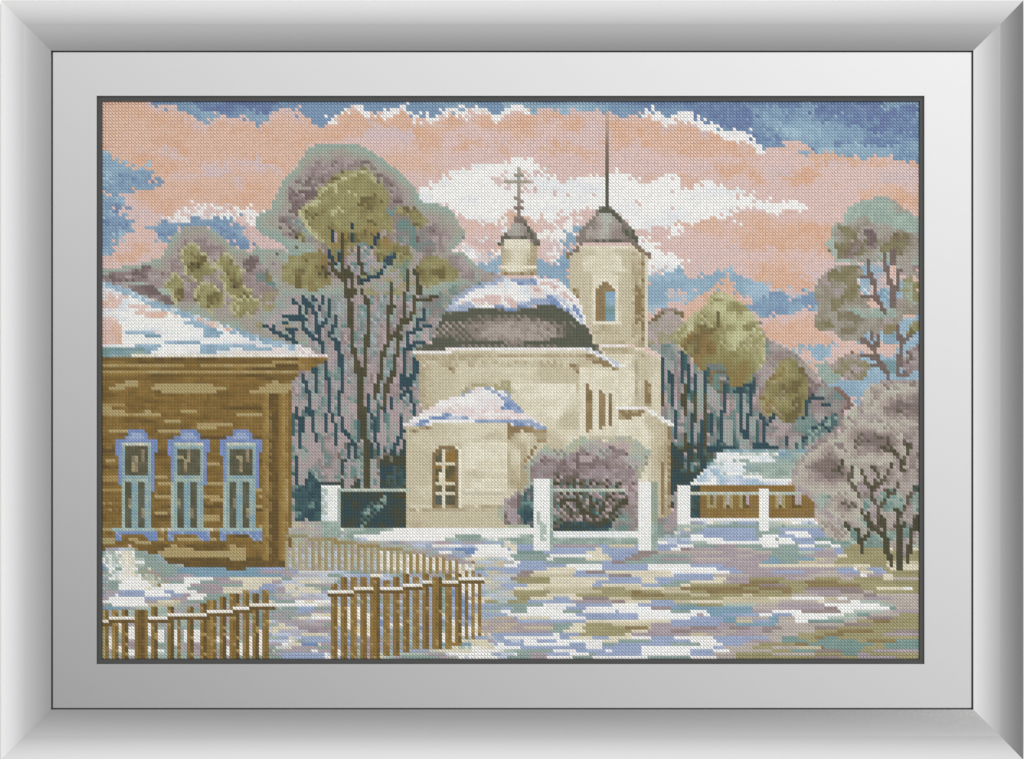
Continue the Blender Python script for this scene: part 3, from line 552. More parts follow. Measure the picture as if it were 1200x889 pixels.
# dome roof and its snow
m = poly(T('f', (650, 610), (740, 590), (765, 540), (800, 450), (830, 415), (920, 410), (1000, 383), (1100, 383), (1200, 405), 'g', (50, 415), (110, 385), (180, 380), (230, 362), (280, 365), (330, 395), (380, 405), (430, 440), (490, 520), (500, 580), (530, 600), (560, 640), (640, 700), (600, 700), (490, 610), (0, 606), 'f', (860, 606)), RG, CK('dome_roof'))
put(m, [(100, 98, 84), (116, 108, 96), RB, (150, 138, 128), RL, (176, 164, 156)], np.clip(1.05-abs((GX-606)/58)**3-abs((GY-388)/17)**2.5, 0, 1)*.85+(N(4, 1.5, 103)-.5)*.3, None, 1.2)
speck(m, RL, .7, 3, 2, 9)
dk = m & pmask(T('C', (150, 310), (270, 285), (340, 250), (480, 250), (500, 290), (600, 290), (650, 250), (800, 230), (880, 270), (950, 290), (1060, 390), (1090, 520), (860, 497), (750, 462), (900, 442), (950, 420), (930, 375), (860, 345), (780, 322), (640, 305), (480, 312), (350, 312), (250, 350), (140, 375), (110, 430), (100, 450), (200, 450), (250, 462), (530, 466), (530, 486), (300, 490), (0, 525), (60, 470), (110, 360)))
put(dk, [RG, RG, (94, 96, 80)]); put(m & pmask(T('C', (640, 466), (860, 466), (860, 486), (640, 486))), [RG])
put(m & CHK & pmask(T('C', (110, 360), (300, 340), (240, 440), (110, 430))), [RL, RB]); put(m & CHK & pmask(T('C', (740, 310), (960, 360), (960, 430), (900, 430))), [RG, RB])
m = poly(T('f', (820, 410), (860, 350), (900, 310), (1000, 255), (1130, 225), (1180, 215), 'g', (190, 215), (290, 235), (350, 290), (400, 340), (470, 440), (460, 470), (430, 440), (380, 405), (330, 395), (280, 365), (230, 362), (180, 378), (110, 385), (50, 415), 'f', (1200, 410), (1100, 383), (1000, 383), (920, 412)), WH, CK('snow_cap'))
put(m, [WH, WH, WH, WHB, (226, 212, 208)], N(7, 2, 104))
put(m & pmask(T('C', (550, 80), (700, 80), (740, 100), (690, 130), (600, 115))), [PW1, PW2, PW1])
put(m & ~np.roll(np.roll(m, 1, 0), 1, 1) & (GX < 590), [PW1, PWL, PW1])
for q, p_ in [(((320, 215), (420, 190), (560, 190), (600, 250), (520, 245), (340, 255)), [PK, WH, PK, PK]), (((690, 130), (780, 100), (880, 130), (920, 180), (960, 230), (900, 200), (820, 150), (720, 160)), [PK, PK, ROSE, WH]),
              (((230, 250), (300, 225), (350, 240), (340, 270), (270, 290), (200, 300)), [PW1, PWL, PK]), (((450, 240), (560, 260), (600, 230), (700, 210), (820, 190), (900, 260), (1000, 310), (1000, 340), (900, 290), (820, 245), (660, 260), (590, 300), (500, 270)), [PW1, PW2, PW1, PWL]),
              (((540, 230), (620, 220), (600, 260), (560, 260)), [PK]), (((930, 230), (990, 270), (1025, 320), (1000, 340), (950, 270)), [PW1, PW2, WH])]:
    put(m & pmask(T('C', *q)), p_, N(4, 1.5, 105), None, .4)
line(T('C', (720, 84), (760, 90), (850, 105), (900, 140), (950, 190), (985, 255), (1020, 345)), 16, [WH, WH, (226, 220, 220)], CK('snow_cap'))
line(T('C', (830, 190), (880, 215), (940, 280), (1010, 350)), 15, [WH, PWL], CK('snow_cap'))
line(T('f', (650, 632), (850, 630)), 18, [WH, (226, 216, 212)], CK('snow_cap')); line(T('f', (830, 612), (1200, 612), 'g', (0, 614), (480, 614)), 18, [WH, WH, (226, 216, 212)], CK('snow_cap'))
line(T('g', (480, 622), (520, 640), (580, 670), (620, 700), (680, 712)), 24, [WH, WH, PWL], CK('snow_cap'))
poly(T('f', (650, 612), (830, 600), (830, 622), (650, 625)), [RG, (120, 116, 96)], CK('dome_roof'))
# slit windows of the nave and the tower
for i, q in enumerate([((460, 15), (495, 40), (495, 255), (475, 275), (460, 275)), ((533, 35), (570, 55), (570, 240), (550, 258), (533, 258)), ((587, 55), (605, 55), (605, 240), (587, 240))]):
    mm = poly(T('k', *q), [CX, (158, 134, 94), (130, 108, 70)], ('church', 'slit_window#%d' % i), N(2, 6, 5))
    line(T('k', (q[0][0]-12, q[0][1]), (q[0][0]-12, q[-1][1])), 12, [CC])
line(T('g', (465, 830), (490, 864)), 22, [CX], ('church', 'slit_window#0')); line(T('g', (540, 850), (545, 864)), 16, [CX], ('church', 'slit_window#1'))
poly(T('g', (788, 800), (810, 795), (828, 815), 'k', (828, 130), (788, 130)), [CX, CD, CX], ('church', 'slit_window#3'))
poly(T('k', (880, 435), (900, 430), (915, 450), (915, 690), (880, 760)), [CX, (158, 134, 94)], ('church', 'slit_window#4'))
# apse
m = poly(T('j', (605, 245), (740, 222), (1200, 222), 'k', (0, 222), (150, 240), (240, 262), (240, 330), (130, 460), (130, 640), (130, 810), 'j', (605, 810)), CL, CK('apse_wall'))
put(m, [CB, CB, CL, CL, CL, CB], lin((476, 0), (620, 0))*.8+.1+(N(12, 4, 107)-.5)*.3, None, .12)
put(m & pmask(T('j', (930, 300), (1170, 250), (1170, 620), (940, 600))), [CL, CC, CL, CB], N(12, 3, 108), None, .4)
put(m & (GY > 590), [CB, CB, CD, CL], N(12, 3, 109), None, .4)
put(m & (GX > 594), [CB, CL, CB, CD], N(3, 6, 110), None, .2)
put(pmask(T('j', (610, 260), (760, 228), (1060, 228), (1060, 240), (760, 245), (620, 275))), [CX, CD], None)
put(pmask(T('k', (20, 225), (130, 232), (235, 262), (235, 330), (200, 330), (130, 450), (115, 430), (190, 330), (185, 290), (110, 260), (60, 270), (40, 310), (20, 310))), [CX, (160, 134, 92), CD], N(3, 3, 111))
line(T('j', (605, 606), (1170, 606), 'k', (200, 606)), 14, [CL, (196, 190, 172), CB])
poly(T('j', (752, 385), (775, 362), (795, 340), (872, 340), (900, 362), (916, 385), (916, 706), (752, 706)), [(230, 226, 210), (224, 219, 200)], ('church', 'arched_window'))
poly(T('j', (762, 385), (792, 358), (862, 358), (884, 385), (884, 690), (762, 690)), [CX, (160, 142, 106)], ('church', 'arched_window'))
for (x0, y0, x1, y1, c_) in [(768, 376, 808, 446, [OLX, (98, 98, 78)]), (826, 376, 882, 446, [(154, 116, 48), (136, 108, 56)]), (766, 460, 808, 546, [(150, 114, 50), OLX, (124, 104, 62)]), (826, 460, 882, 546, [OLX, (146, 110, 46), (110, 100, 70)]),
                         (766, 558, 808, 600, [(96, 94, 72), (120, 104, 62)]), (826, 558, 882, 600, [(130, 108, 60), OLX]), (766, 614, 808, 676, [(92, 98, 86), (80, 94, 92)]), (826, 614, 882, 676, [(98, 96, 76), OLX])]:
    rect('j', x0, y0, x1, y1, c_, ('church', 'arched_window'))
line(T('j', (816, 375), (816, 690)), 14, [CC, (216, 208, 186)])
for y_ in (454, 552, 606): line(T('j', (768, y_), (882, y_)), 14, [CL, (212, 204, 180)])
line(T('j', (790, 500), (800, 535)), 14, [CC, CL])
line(T('j', (768, 690), (768, 388), (796, 362), (858, 362), (884, 388), (884, 690)), 15, [CX, (128, 106, 66)])
put(pmask(T('j', (760, 335), (795, 335), (775, 352), (752, 378))) | pmask(T('j', (872, 335), (920, 335), (920, 378), (898, 356))), [CL, CB])
# apse snow roof
m = poly(T('j', (588, 228), (610, 222), (640, 190), (715, 140), (800, 95), (850, 72), (930, 60), (990, 18), (1080, 18), (1150, 35), (1200, 60), 'k', (0, 40), (60, 90), (130, 170), (240, 240), (235, 262), (150, 240), (0, 222), 'j', (1000, 222), (760, 222), (700, 240), (600, 245)), WH, CK('snow_cap'))
put(m, [WH, WH, (226, 222, 224), (224, 210, 208)], N(7, 2, 113))
for q in [('j', (735, 182), (820, 180), (950, 185), (950, 198), (735, 200)), ('j', (990, 202), (1200, 200), 'k', (60, 190), (150, 200), (240, 245), (240, 260), (120, 235), (0, 220), 'j', (1000, 222)), ('j', (660, 210), (740, 205), (730, 225), (640, 240)), ('j', (810, 165), (860, 160), (850, 185), (815, 180)),
          ('j', (1120, 130), (1200, 130), (1200, 150)), ('j', (880, 62), (960, 35), (990, 22), (960, 50), (930, 70)), ('j', (1040, 18), (1110, 30), (1190, 100), 'k', (0, 40), (60, 90), (130, 165), (70, 165), (0, 120), 'j', (1160, 110), (1100, 50))]:
    put(m & pmask(T(*q)), [PW1, PW1, PW2, PWL], N(4, 1.5, 114), None, .4)
for q in [('j', (740, 165), (830, 160), (900, 110), (900, 95), (850, 120), (820, 150)), ('j', (970, 150), (1100, 145), (1150, 165), (1000, 165)), ('j', (1000, 178), 'k', (120, 170), (130, 195), 'j', (1010, 195)), ('j', (850, 140), (900, 110), (910, 130), (860, 180))]:
    put(m & pmask(T(*q)), [PK, (226, 206, 202), WH], None, None)
put(pmask(T('k', (-4, 30), (20, 40), (150, 170), (140, 160), (40, 70))), [TE, PW1])
# ---------------------------------------------------------------- snowy ground
GK = ('ground', None)
m = pmask(T('m', (30, 300), (1115, 305), 'n', (-50, 60), (130, 90), (1200, 80), 'o', (760, 170), (900, 60), 'p', (650, 60), (1200, 60), (1200, 850), 'm', (30, 850)))
m |= (GY > 640)
put(m, [LI, LID, PW1, GT, PWL, GTL, CRM, WH, PW1, LI, SB], N(18, 1.2, 120), GK, .1)
def smask(pts, seed):
    global GX
    g0 = GX
    r = np.random.RandomState(seed+900)
    GX = g0+((r.rand(NY, 1)-.5)*26)          # ragged row ends, whole rows shifted
    m_ = pmask(pts); GX = g0
    return m_
def S(tile, lst, pal, seed=0, k=GK):
    for x0, x1, y in lst:
        r = (seed*7+int(x0)+int(y)) % 17
        poly(T(tile, (x0, y-8), (x1-10-r, y-8), (x1, y), (x1-6, y+10), (x0+12, y+10), (x0-8, y+1)), pal, k, N(4, 1.2, 121+seed), .3)
def SP(tile, lst, pal, seed=0):
    for q in lst: m_ = smask(T(tile, *q), seed); put(m_, pal, N(16, 1.2, 130+seed), GK, .1)
SN = [WH, WH, WH, (224, 220, 214)]; CR = [CRM, (212, 204, 176), WH]; OV = [(166, 154, 118), (156, 144, 104), (176, 164, 132)]; OVD = [(146, 128, 88), (156, 138, 98)]
PWp = [PW1, PW1, PW2, PWL]; LIp = [LI, LID, LI, MAL]; GTp = [GT, GTL, GT, TE]
# tile o
SP('o', [((-20, 100), (160, 100), (800, 110), (760, 190), (-20, 190))], GTp, 1)
SP('o', [((90, 180), (860, 190), (850, 250), (600, 260), (300, 290), (60, 320), (60, 250))], [PW1, GT, PW1, SB], 2)
SP('o', [((0, 320), (400, 300), (1190, 310), (1180, 350), (1000, 410), (820, 430), (700, 420), (500, 440), (100, 440), (0, 400))], [CRM, (206, 196, 166), (196, 184, 150), PWL], 3)
SP('o', [((0, 430), (150, 400), (500, 410), (800, 400), (1200, 380), (1200, 500), (900, 490), (700, 500), (300, 480), (0, 500))], [(176, 164, 126), (190, 178, 144), (160, 146, 104)], 4)
SP('o', [((300, 500), (640, 500), (600, 545), (380, 560), (140, 550), (130, 520))], GTp, 5)
SP('o', [((400, 320), (700, 340), (720, 360), (800, 400), (720, 400), (620, 370), (420, 355)), ((970, 350), (1200, 350), (1200, 375), (1000, 375)), ((780, 410), (860, 370), (960, 370), (900, 420)), ((520, 400), (600, 385), (580, 420)), ((820, 510), (960, 505), (950, 550), (830, 550)),
          ((400, 590), (760, 575), (820, 600), (500, 615)), ((300, 590), (470, 590), (420, 612), (300, 612)), ((0, 410), (130, 400), (90, 440), (0, 440)), ((290, 490), (370, 480), (350, 510)), ((560, 285), (810, 285), (800, 305), (560, 305)), ((1030, 285), (1200, 285), (1200, 310), (1030, 305)), ((780, 190), (980, 190), (930, 240), (770, 240)), ((640, 250), (740, 240), (720, 262))], PWp, 6)
SP('o', [((0, 340), (310, 340), (200, 370), (0, 390)), ((440, 480), (600, 480), (640, 510), (450, 505)), ((740, 235), (900, 210), (1100, 200), (1100, 240), (900, 260), (760, 260)), ((640, 260), (800, 265), (780, 290), (620, 280)), ((0, 610), (290, 600), (300, 650), (200, 665), (0, 680)), ((800, 630), (1200, 620), (1200, 680), (1000, 700), (760, 690)),
          ((280, 170), (620, 180), (600, 195), (280, 190)), ((720, 360), (810, 365), (790, 385)), ((580, 335), (640, 340), (600, 365))], LIp, 7)
SP('o', [((160, 350), (310, 340), (260, 400), (160, 410)), ((500, 415), (640, 400), (680, 430), (540, 440)), ((460, 630), (560, 610), (820, 640), (820, 660), (600, 700), (480, 690), (520, 660))], OV, 8)
SP('o', [((780, 430), (900, 450), (890, 475), (780, 470)), ((1000, 420), (1080, 400), (1200, 400), (1200, 450), (1100, 440)), ((700, 640), (830, 648), (820, 662), (690, 660)), ((490, 635), (580, 630), (560, 650))], OVD, 9)
SP('o', [((500, 240), (540, 210), (600, 240), (610, 265), (480, 262)), ((1100, 190), (1200, 190), (1200, 260), (1060, 250))], CR, 10)
SP('o', [((360, 290), (545, 290), (560, 305), (820, 300), (1020, 290), (1040, 310), (1200, 310), (1200, 340), (980, 350), (720, 345), (700, 328), (400, 322), (340, 305)),
          ((250, 530), (400, 520), (420, 535), (340, 560), (400, 580), (450, 600), (260, 605), (0, 590), (0, 570), (240, 575)),
          ((480, 545), (620, 525), (750, 515), (760, 545), (940, 560), (960, 580), (1160, 570), (1180, 590), (960, 590), (960, 620), (830, 615), (790, 590), (740, 580), (660, 560), (600, 575), (440, 565)),
          ((0, 690), (280, 685), (280, 670), (320, 690), (300, 710), (260, 730), (100, 735), (200, 715), (0, 715)), ((430, 700), (500, 705), (560, 745), (480, 760), (280, 760), (280, 730), (430, 735)),
          ((640, 715), (840, 705), (840, 720), (660, 740), (560, 738)), ((970, 705), (1050, 710), (1200, 730), (1200, 775), (1050, 775), (1160, 755), (1080, 735)), ((800, 765), (980, 765), (960, 780), (830, 800), (810, 830), (520, 830), (500, 800), (570, 765), (610, 795), (700, 795)),
          ((240, 800), (370, 790), (400, 765), (430, 790), (420, 825), (320, 820)), ((900, 600), (960, 600), (960, 620), (880, 620)), ((0, 740), (90, 740), (80, 755), (0, 755)), ((1060, 560), (1110, 555), (1150, 580))], SN, 11)
S('o', [(260, 470, 245), (250, 310, 262), (0, 80, 300), (0, 110, 210), (20, 60, 262), (1050, 1180, 150), (1080, 1110, 130), (990, 1060, 187), (940, 990, 205), (600, 620, 265), (140, 200, 545), (0, 40, 545), (130, 330, 590), (760, 830, 675), (600, 750, 207), (460, 500, 660), (0, 20, 770), (1110, 1200, 822)], SN, 1)
SP('o', [((0, 170), (80, 165), (70, 210), (0, 240))], [WH, CRM], 12)
SP('o', [((860, 690), (970, 680), (1050, 740), (1080, 800), (1000, 830), (860, 800), (960, 780), (990, 760), (860, 730)), ((560, 740), (680, 735), (800, 760), (620, 780)), ((0, 770), (250, 770), (220, 830), (0, 830)), ((330, 650), (440, 640), (460, 680), (330, 700))], [GT, SB, PW1, GTL], 13)
SP('o', [((150, 780), (250, 790), (220, 830), (150, 825)), ((400, 660), (500, 650), (460, 700), (400, 690))], LIp, 14)
# tile p
SP('p', [((0, 190), (500, 200), (700, 190), (700, 290), (300, 300), (0, 290))], [LI, (186, 172, 158), MAL, LI, (170, 158, 130)], 20)
SP('p', [((0, 95), (620, 80), (700, 180), (600, 200), (0, 190))], [GT, PW1, GTL, PW1, GT], 21)
SP('p', [((0, 110), (100, 105), (290, 110), (280, 150), (130, 145), (0, 135)), ((430, 100), (640, 90), (650, 140), (560, 165), (420, 150)), ((0, 290), (130, 300), (200, 330), (100, 370), (0, 380)), ((220, 320), (540, 315), (520, 340), (370, 350)), ((700, 190), (780, 200), (760, 225), (690, 215)), ((740, 310), (1010, 305), (1000, 350), (760, 340))], PWp, 22)
SP('p', [((290, 290), (340, 260), (600, 255), (590, 275), (400, 290))], [SB, TEM, SB], 23)
SP('p', [((600, 200), (1010, 195), (1010, 280), (800, 290), (700, 300), (620, 270), (800, 240))], [(168, 152, 104), (150, 134, 84), (182, 168, 132)], 24)
SP('p', [((200, 340), (700, 330), (600, 370), (200, 375)), ((580, 430), (950, 420), (960, 470), (600, 460))], LIp, 25)
SP('p', [((0, 410), (250, 360), (480, 370), (600, 350), (740, 340), (1200, 340), (1200, 470), (900, 470), (860, 420), (580, 430), (450, 460), (250, 460), (0, 470))], [(158, 142, 100), (146, 128, 84), (166, 148, 120), (150, 130, 100)], 26)
SP('p', [((0, 420), (180, 425), (230, 440), (150, 460), (0, 465)), ((480, 430), (640, 380), (860, 390), (840, 415), (560, 440)), ((320, 380), (480, 370), (560, 400), (400, 430), (270, 400))], OVD, 27)
SP('p', [((0, 470), (560, 450), (700, 470), (1200, 460), (1200, 560), (1000, 560), (700, 510), (500, 530), (0, 530))], [(196, 184, 158), LI, (184, 172, 150), MAL], 28)
SP('p', [((0, 530), (380, 540), (440, 570), (400, 640), (160, 650), (0, 640))], [SB, PW1, LI, GT, PW1], 29)
SP('p', [((400, 640), (600, 620), (700, 600), (860, 600), (840, 640), (600, 690), (300, 680), (0, 690), (0, 645))], [LI, LID, MAL, LI], 30)
SP('p', [((640, 640), (880, 600), (1200, 570), (1200, 840), (100, 840), (200, 760), (460, 740))], [(150, 134, 92), (146, 128, 98), LID, (162, 148, 108), (138, 120, 78)], 31)
SP('p', [((420, 700), (600, 690), (560, 720), (420, 725)), ((640, 720), (860, 710), (1000, 720), (900, 760), (820, 790), (760, 750), (600, 745), (540, 780), (480, 770)), ((1010, 740), (1140, 710), (1160, 740), (1060, 770)), ((780, 770), (900, 770), (800, 800))], [TEM, (126, 148, 132), GT], 32)
SP('p', [((0, 690), (380, 690), (300, 740), (150, 760), (0, 760)), ((60, 770), (220, 740), (460, 740), (300, 790))], [LI, PW1, MAL, PWL], 33)
SP('p', [((600, 680), (860, 650), (1000, 660), (800, 700), (520, 720)), ((900, 590), (1060, 600), (1020, 640), (900, 630)), ((1080, 580), (1200, 580), (1180, 600))], OVD, 34)
SP('p', [((830, 800), (1050, 790), (1040, 830), (840, 830))], LIp, 35)
SP('p', [((660, 520), (800, 515), (850, 500), (860, 520), (970, 520), (980, 540), (1025, 545), (830, 550), (820, 570), (760, 570), (770, 590), (680, 590), (660, 610), (560, 605), (600, 590), (480, 585), (480, 570), (760, 560), (720, 540), (660, 535)), ((310, 130), (480, 125), (470, 155), (400, 160), (400, 190), (320, 190), (310, 170), (60, 170), (60, 160), (280, 155))], SN, 36)
S('p', [(0, 90, 150), (0, 55, 320), (0, 130, 340), (450, 530, 112), (510, 585, 130), (520, 600, 167), (600, 690, 167), (520, 610, 187), (700, 750, 187), (720, 790, 242), (340, 700, 297), (380, 530, 562), (280, 370, 580), (500, 570, 618), (740, 785, 487), (1100, 1155, 432), (870, 900, 355), (1000, 1045, 378), (880, 920, 322), (30, 130, 787), (0, 60, 750), (0, 90, 732), (0, 40, 715)], SN, 2)
S('p', [(480, 660, 487), (200, 340, 375), (0, 130, 375), (0, 90, 505), (610, 720, 505), (960, 1100, 432), (520, 640, 747), (400, 440, 645), (800, 1000, 320), (380, 480, 375), (0, 100, 395), (620, 700, 262)], CR, 3)
put(pmask(T('p', (1100, 130), (1190, 130), (1190, 300), (1100, 300))), [(180, 172, 150), GTL, (168, 156, 110)], N(6, 2, 140), GK)
put(pmask(T('p', (640, 160), (860, 110), (1010, 120), (1190, 200), (1010, 195), (860, 190), (700, 190))), [TE, TEM, TEL, MAL], N(5, 2, 141), GK)
# right and middle yard, stitch row by stitch row
RUNC = dict(W=(232, 231, 229), C=(217, 210, 188), c=(198, 189, 160), O=(160, 153, 112), o=(142, 124, 82), P=(154, 168, 197), p=(188, 197, 214), L=(170, 157, 163), l=(184, 174, 166), G=(144, 164, 156), g=(174, 188, 178), S=(126, 160, 178), T=(124, 152, 146), M=(150, 135, 132))
def rows(x_org, txt, s=4.444, y_org=610, y_f=30):
    for ln in txt.split('\n'):
        y_, rr = ln.split('|'); iy = int((y_org+(y_f+(float(y_)-y_f)*(1.0057 if y_f else 1))/s-PY0)/CH); a = int((x_org-PX0)/CW)
        if iy >= NY: continue
        for t_ in rr.split():
            b_ = min(NX, int(round((x_org+float(t_[1:])/s-PX0)/CW)))
            if b_ > a and t_[0] != '-':
                n_ = b_-a; sel = np.zeros((NY, NX), bool); sel[iy, a:b_] = True; sel &= KEY == key(*GK)
                IMG[sel] = np.array(RUNC[t_[0]])+(noise(6, 1, 77)[sel][:, None]-.5)*14
            a = max(a, b_)
rows(560, """132|p50 C200 P400 L630 P690 c820 P1040 W1111
149|W50 C210 P620 C640 P1000 W1050 M1111
166|P50 W200 T340 P570 C650 P830 M940 l1111
183|W60 W170 G370 W590 C690 P800 M900 G1111
200|c60 W190 G360 W400 G570 C700 P760 M860 G960 L1111
217|c90 W230 P360 G640 P700 M760 G1111
234|c60 W200 P460 W640 P880 W1111
251|G90 W110 P350 C520 W640 P880 W1111
268|P160 M290 C510 P570 M670 C1000 W1111
285|P140 M280 c500 P690 M800 C1030 P1111
302|C120 M200 O380 C690 P860 C920 P1111
319|C200 O380 C620 P850 C940 P1000 G1111
336|C60 P250 C600 P640 C850 P950 G1060 C1111
353|P180 C340 c600 O760 c850 C980 c1060 o1111
370|P110 C190 O380 c640 O800 o860 O960 c1111
387|P90 C140 O350 C520 O800 o970 O1111
404|C110 O280 C400 P470 C540 M690 c800 O1111
421|C40 O260 P500 L700 M760 C900 P1030 c1111
438|P60 G340 W510 P700 W830 P1040 G1111
455|P110 W150 G250 W460 P570 W900 M1000 S1111
472|P100 W160 G250 W440 G540 W710 P740 W1000 G1111
489|P130 W510 P830 W1111
506|P200 C370 W560 P830 W1111
523|L210 P560 C1000 P1111
540|l100 L400 G500 C560 O700 c900 L1000 P1111
557|L240 c400 G480 C540 O760 o880 c900 L1111
574|l100 L370 G440 C560 O800 C890 L1000 M1111
591|C60 P390 W420 P530 O760 C800 L1111
608|P80 W430 P480 C600 P690 C800 W910 P1030 W1111
625|L100 P240 W300 P410 W640 C740 G900 P1111
642|P80 W120 P240 W480 P560 W650 G720 P1000 G1111
659|W220 P560 W640 P860 W1111
676|W150 G390 W520 P660 W700 P860 W1111
693|W80 G280 L350 P480 W580 G620 P860 W1111
710|W40 G280 L360 W500 G600 W880 G1111""")
rows(810, """30|G360 W410 g470 G690
47|G60 P340 G360 W410 G460 P690
64|G30 P340 G470 P500 W610 P700 T800
81|W60 P340 G380 W460 P550 W630 P700
98|W170 P350 W440 G460 W530 P650 T800
115|g90 W540 G560 P640 W730 T830
132|W10 G130 L240 G380 W460 G560 W650 G730 W785 G830 O900 T1010
149|L240 l330 G560 P700 l740 P800 O1020 C1190
166|l160 L320 l420 G560 g640 L740 P800 O1190
183|L240 l330 L400 G600 L760 C820 O1190
200|l200 L400 S460 G560 S650 c690 l760 O1190
217|L370 S470 G560 c660 l740 O1020 c1190
234|P160 L350 C740 c850 C940 O1020 C1190
251|W140 P240 L770 P850 W860 c920 P1010 O1040 C1190
268|W210 P270 L430 P600 L680 l770 P880 C960 P1020 O1190
285|P110 l310 L620 l800 L890 W920 L1010 C1050 O1190
302|P110 C190 L310 O500 L540 l650 O780 l850 O1000 C1050 l1190
319|C160 l200 L310 o450 O600 o770 O1190
336|O250 o360 M500 O620 o880 O1190
353|o270 O360 o520 O600 M880 O970 C1110 W1160 O1190
370|O90 o350 O480 o520 O600 L780 M900 l960 O1190
387|c100 O270 c330 O520 l660 L780 l900 M970 l1190
404|O160 c400 C530 W700 c770 W820 l900 L1060 l1190
421|C170 c450 l660 C700 l840 W890 g1000 l1190
438|G30 O160 g340 l460 L690 W990 g1060 l1190
455|S330 l460 L690 M760 W1040 T1080 l1190
472|W90 S330 L430 W580 M780 W850 g1000 l1060 L1190
489|W30 L60 W105 S170 P350 W430 P530 W800 g860 T930 l1090 O1190
506|P170 S240 l400 S460 l540 W720 g860 l920 M1050 O1190
523|P170 S240 c330 P420 S460 l550 W615 T800 l870 O950 o1040 O1190
540|P150 L240 S440 l800 M940 O1190
557|M140 L210 M300 L380 M480 l640 M760 O1190
574|L160 l240 L380 M430 l640 O760 o960 O1060 M1190
591|c90 l180 L380 l560 O700 o800 O1000 L1190
608|W110 P410 l480 T560 O640 o700 T760 O1190
625|W140 P300 L430 l480 T620 O670 T860 O920 o1080 T1190
642|G50 W170 P270 l350 O550 o620 T950 O1010 T1190
659|W120 P170 l330 O430 l560 c680 o700 T900 O1020 T1190
676|P110 W210 l430 O520 T640 M780 T890 O960 L1190
693|P110 l240 O420 l640 O800 T860 L940 O1190
710|W140 l240 O640 M780 O860 L1080 O1190""")
# tile n : in front of the church wall
SP('n', [((620, 160), (1200, 150), (1200, 240), (960, 260), (660, 230))], [PW1, GTL, PW1, LI, PWL], 40)
SP('n', [((600, 180), (740, 180), (700, 215), (620, 215)), ((880, 200), (1060, 190), (1000, 240), (880, 230)), ((880, 170), (1000, 175), (980, 195), (900, 195))], PWp, 41)
SP('n', [((1010, 200), (1070, 185), (1200, 180), (1200, 260), (1090, 260), (970, 245), (960, 220), (1060, 215))], SN, 42)
S('n', [(760, 920, 187), (665, 750, 225), (790, 860, 225), (1110, 1200, 302), (1080, 1130, 318), (1150, 1200, 537), (1120, 1190, 562)], SN, 3)
SP('n', [((960, 260), (1200, 260), (1200, 520), (1040, 480), (1040, 370), (980, 330))], [CRM, GTL, PWL, (200, 190, 160), PW1], 43)
SP('n', [((1040, 520), (1200, 530), (1200, 600), (1040, 600)),], [GT, PW1, GTL], 44)
SP('n', [((1040, 600), (1200, 590), (1200, 680), (1030, 690))], [LI, (190, 178, 154), LI, MAL], 45)
SP('n', [((860, 800), (920, 760), (1080, 740), (1040, 700), (1200, 690), (1200, 830), (880, 830))], [PW1, GTL, WH, PW1, CRM], 46)
SP('n', [((900, 790), (1000, 760), (1100, 770), (1080, 800), (900, 812)), ((1100, 700), (1200, 690), (1200, 720), (1110, 715)), ((1120, 750), (1200, 740), (1200, 770), (1130, 775))], SN, 47)
SP('n', [((1000, 720), (1080, 720), (1090, 760), (960, 770))], CR, 48)
# left yard, between the house and the fences (tile m, n)
SP('m', [((900, 340), (1200, 310), 'n' and (1300, 330), (1340, 380), (1200, 460), (1000, 480), (900, 400))], [SB, PW1, LI, CRM, GTL], 50)
SP('m', [((42, 200), (1110, 320), (1200, 340), (1200, 470), (42, 560))], [GT, LI, GTL, SB, LI, PW1, GT], 51)
SP('m', [((340, 340), (930, 325), (1200, 310), (1200, 350), (900, 365), (500, 370))], [SB, PW1, SB, GT], 52)
SP('m', [((780, 370), (1060, 375), (1080, 385), (900, 400), (1060, 405), (930, 430), (800, 445), (650, 430), (860, 405)), ((340, 520), (480, 480), (560, 470), (420, 530), (300, 545))], CR, 53)
SP('m', [((380, 420), (480, 405), (500, 390), (590, 385), (590, 370), (650, 375), (600, 395), (560, 420), (490, 440), (530, 455), (600, 465), (660, 490), (600, 490), (530, 480), (440, 450), (380, 440), (300, 440), (300, 480), (420, 480), (420, 495), (280, 490), (270, 530), (150, 540), (42, 540), (42, 490), (150, 480), (230, 450), (200, 430), (240, 410), (280, 410), (310, 430))], SN, 54)
SP('m', [((270, 485), (420, 470), (440, 490), (300, 498)), ((90, 470), (170, 445), (290, 440), (240, 460), (150, 475)), ((420, 450), (530, 460), (500, 490), (430, 490))], PWp, 55)
SP('m', [((330, 370), (460, 370), (420, 400), (330, 410)), ((560, 400), (660, 395), (640, 450), (560, 440)), ((450, 490), (640, 490), (660, 560), (420, 560))], LIp, 56)
SP('m', [((60, 480), (40, 340), (90, 320), (100, 400), (80, 430)), ((42, 280), (90, 290), (80, 340), (42, 360))], [LI, MAL, GT], 57)
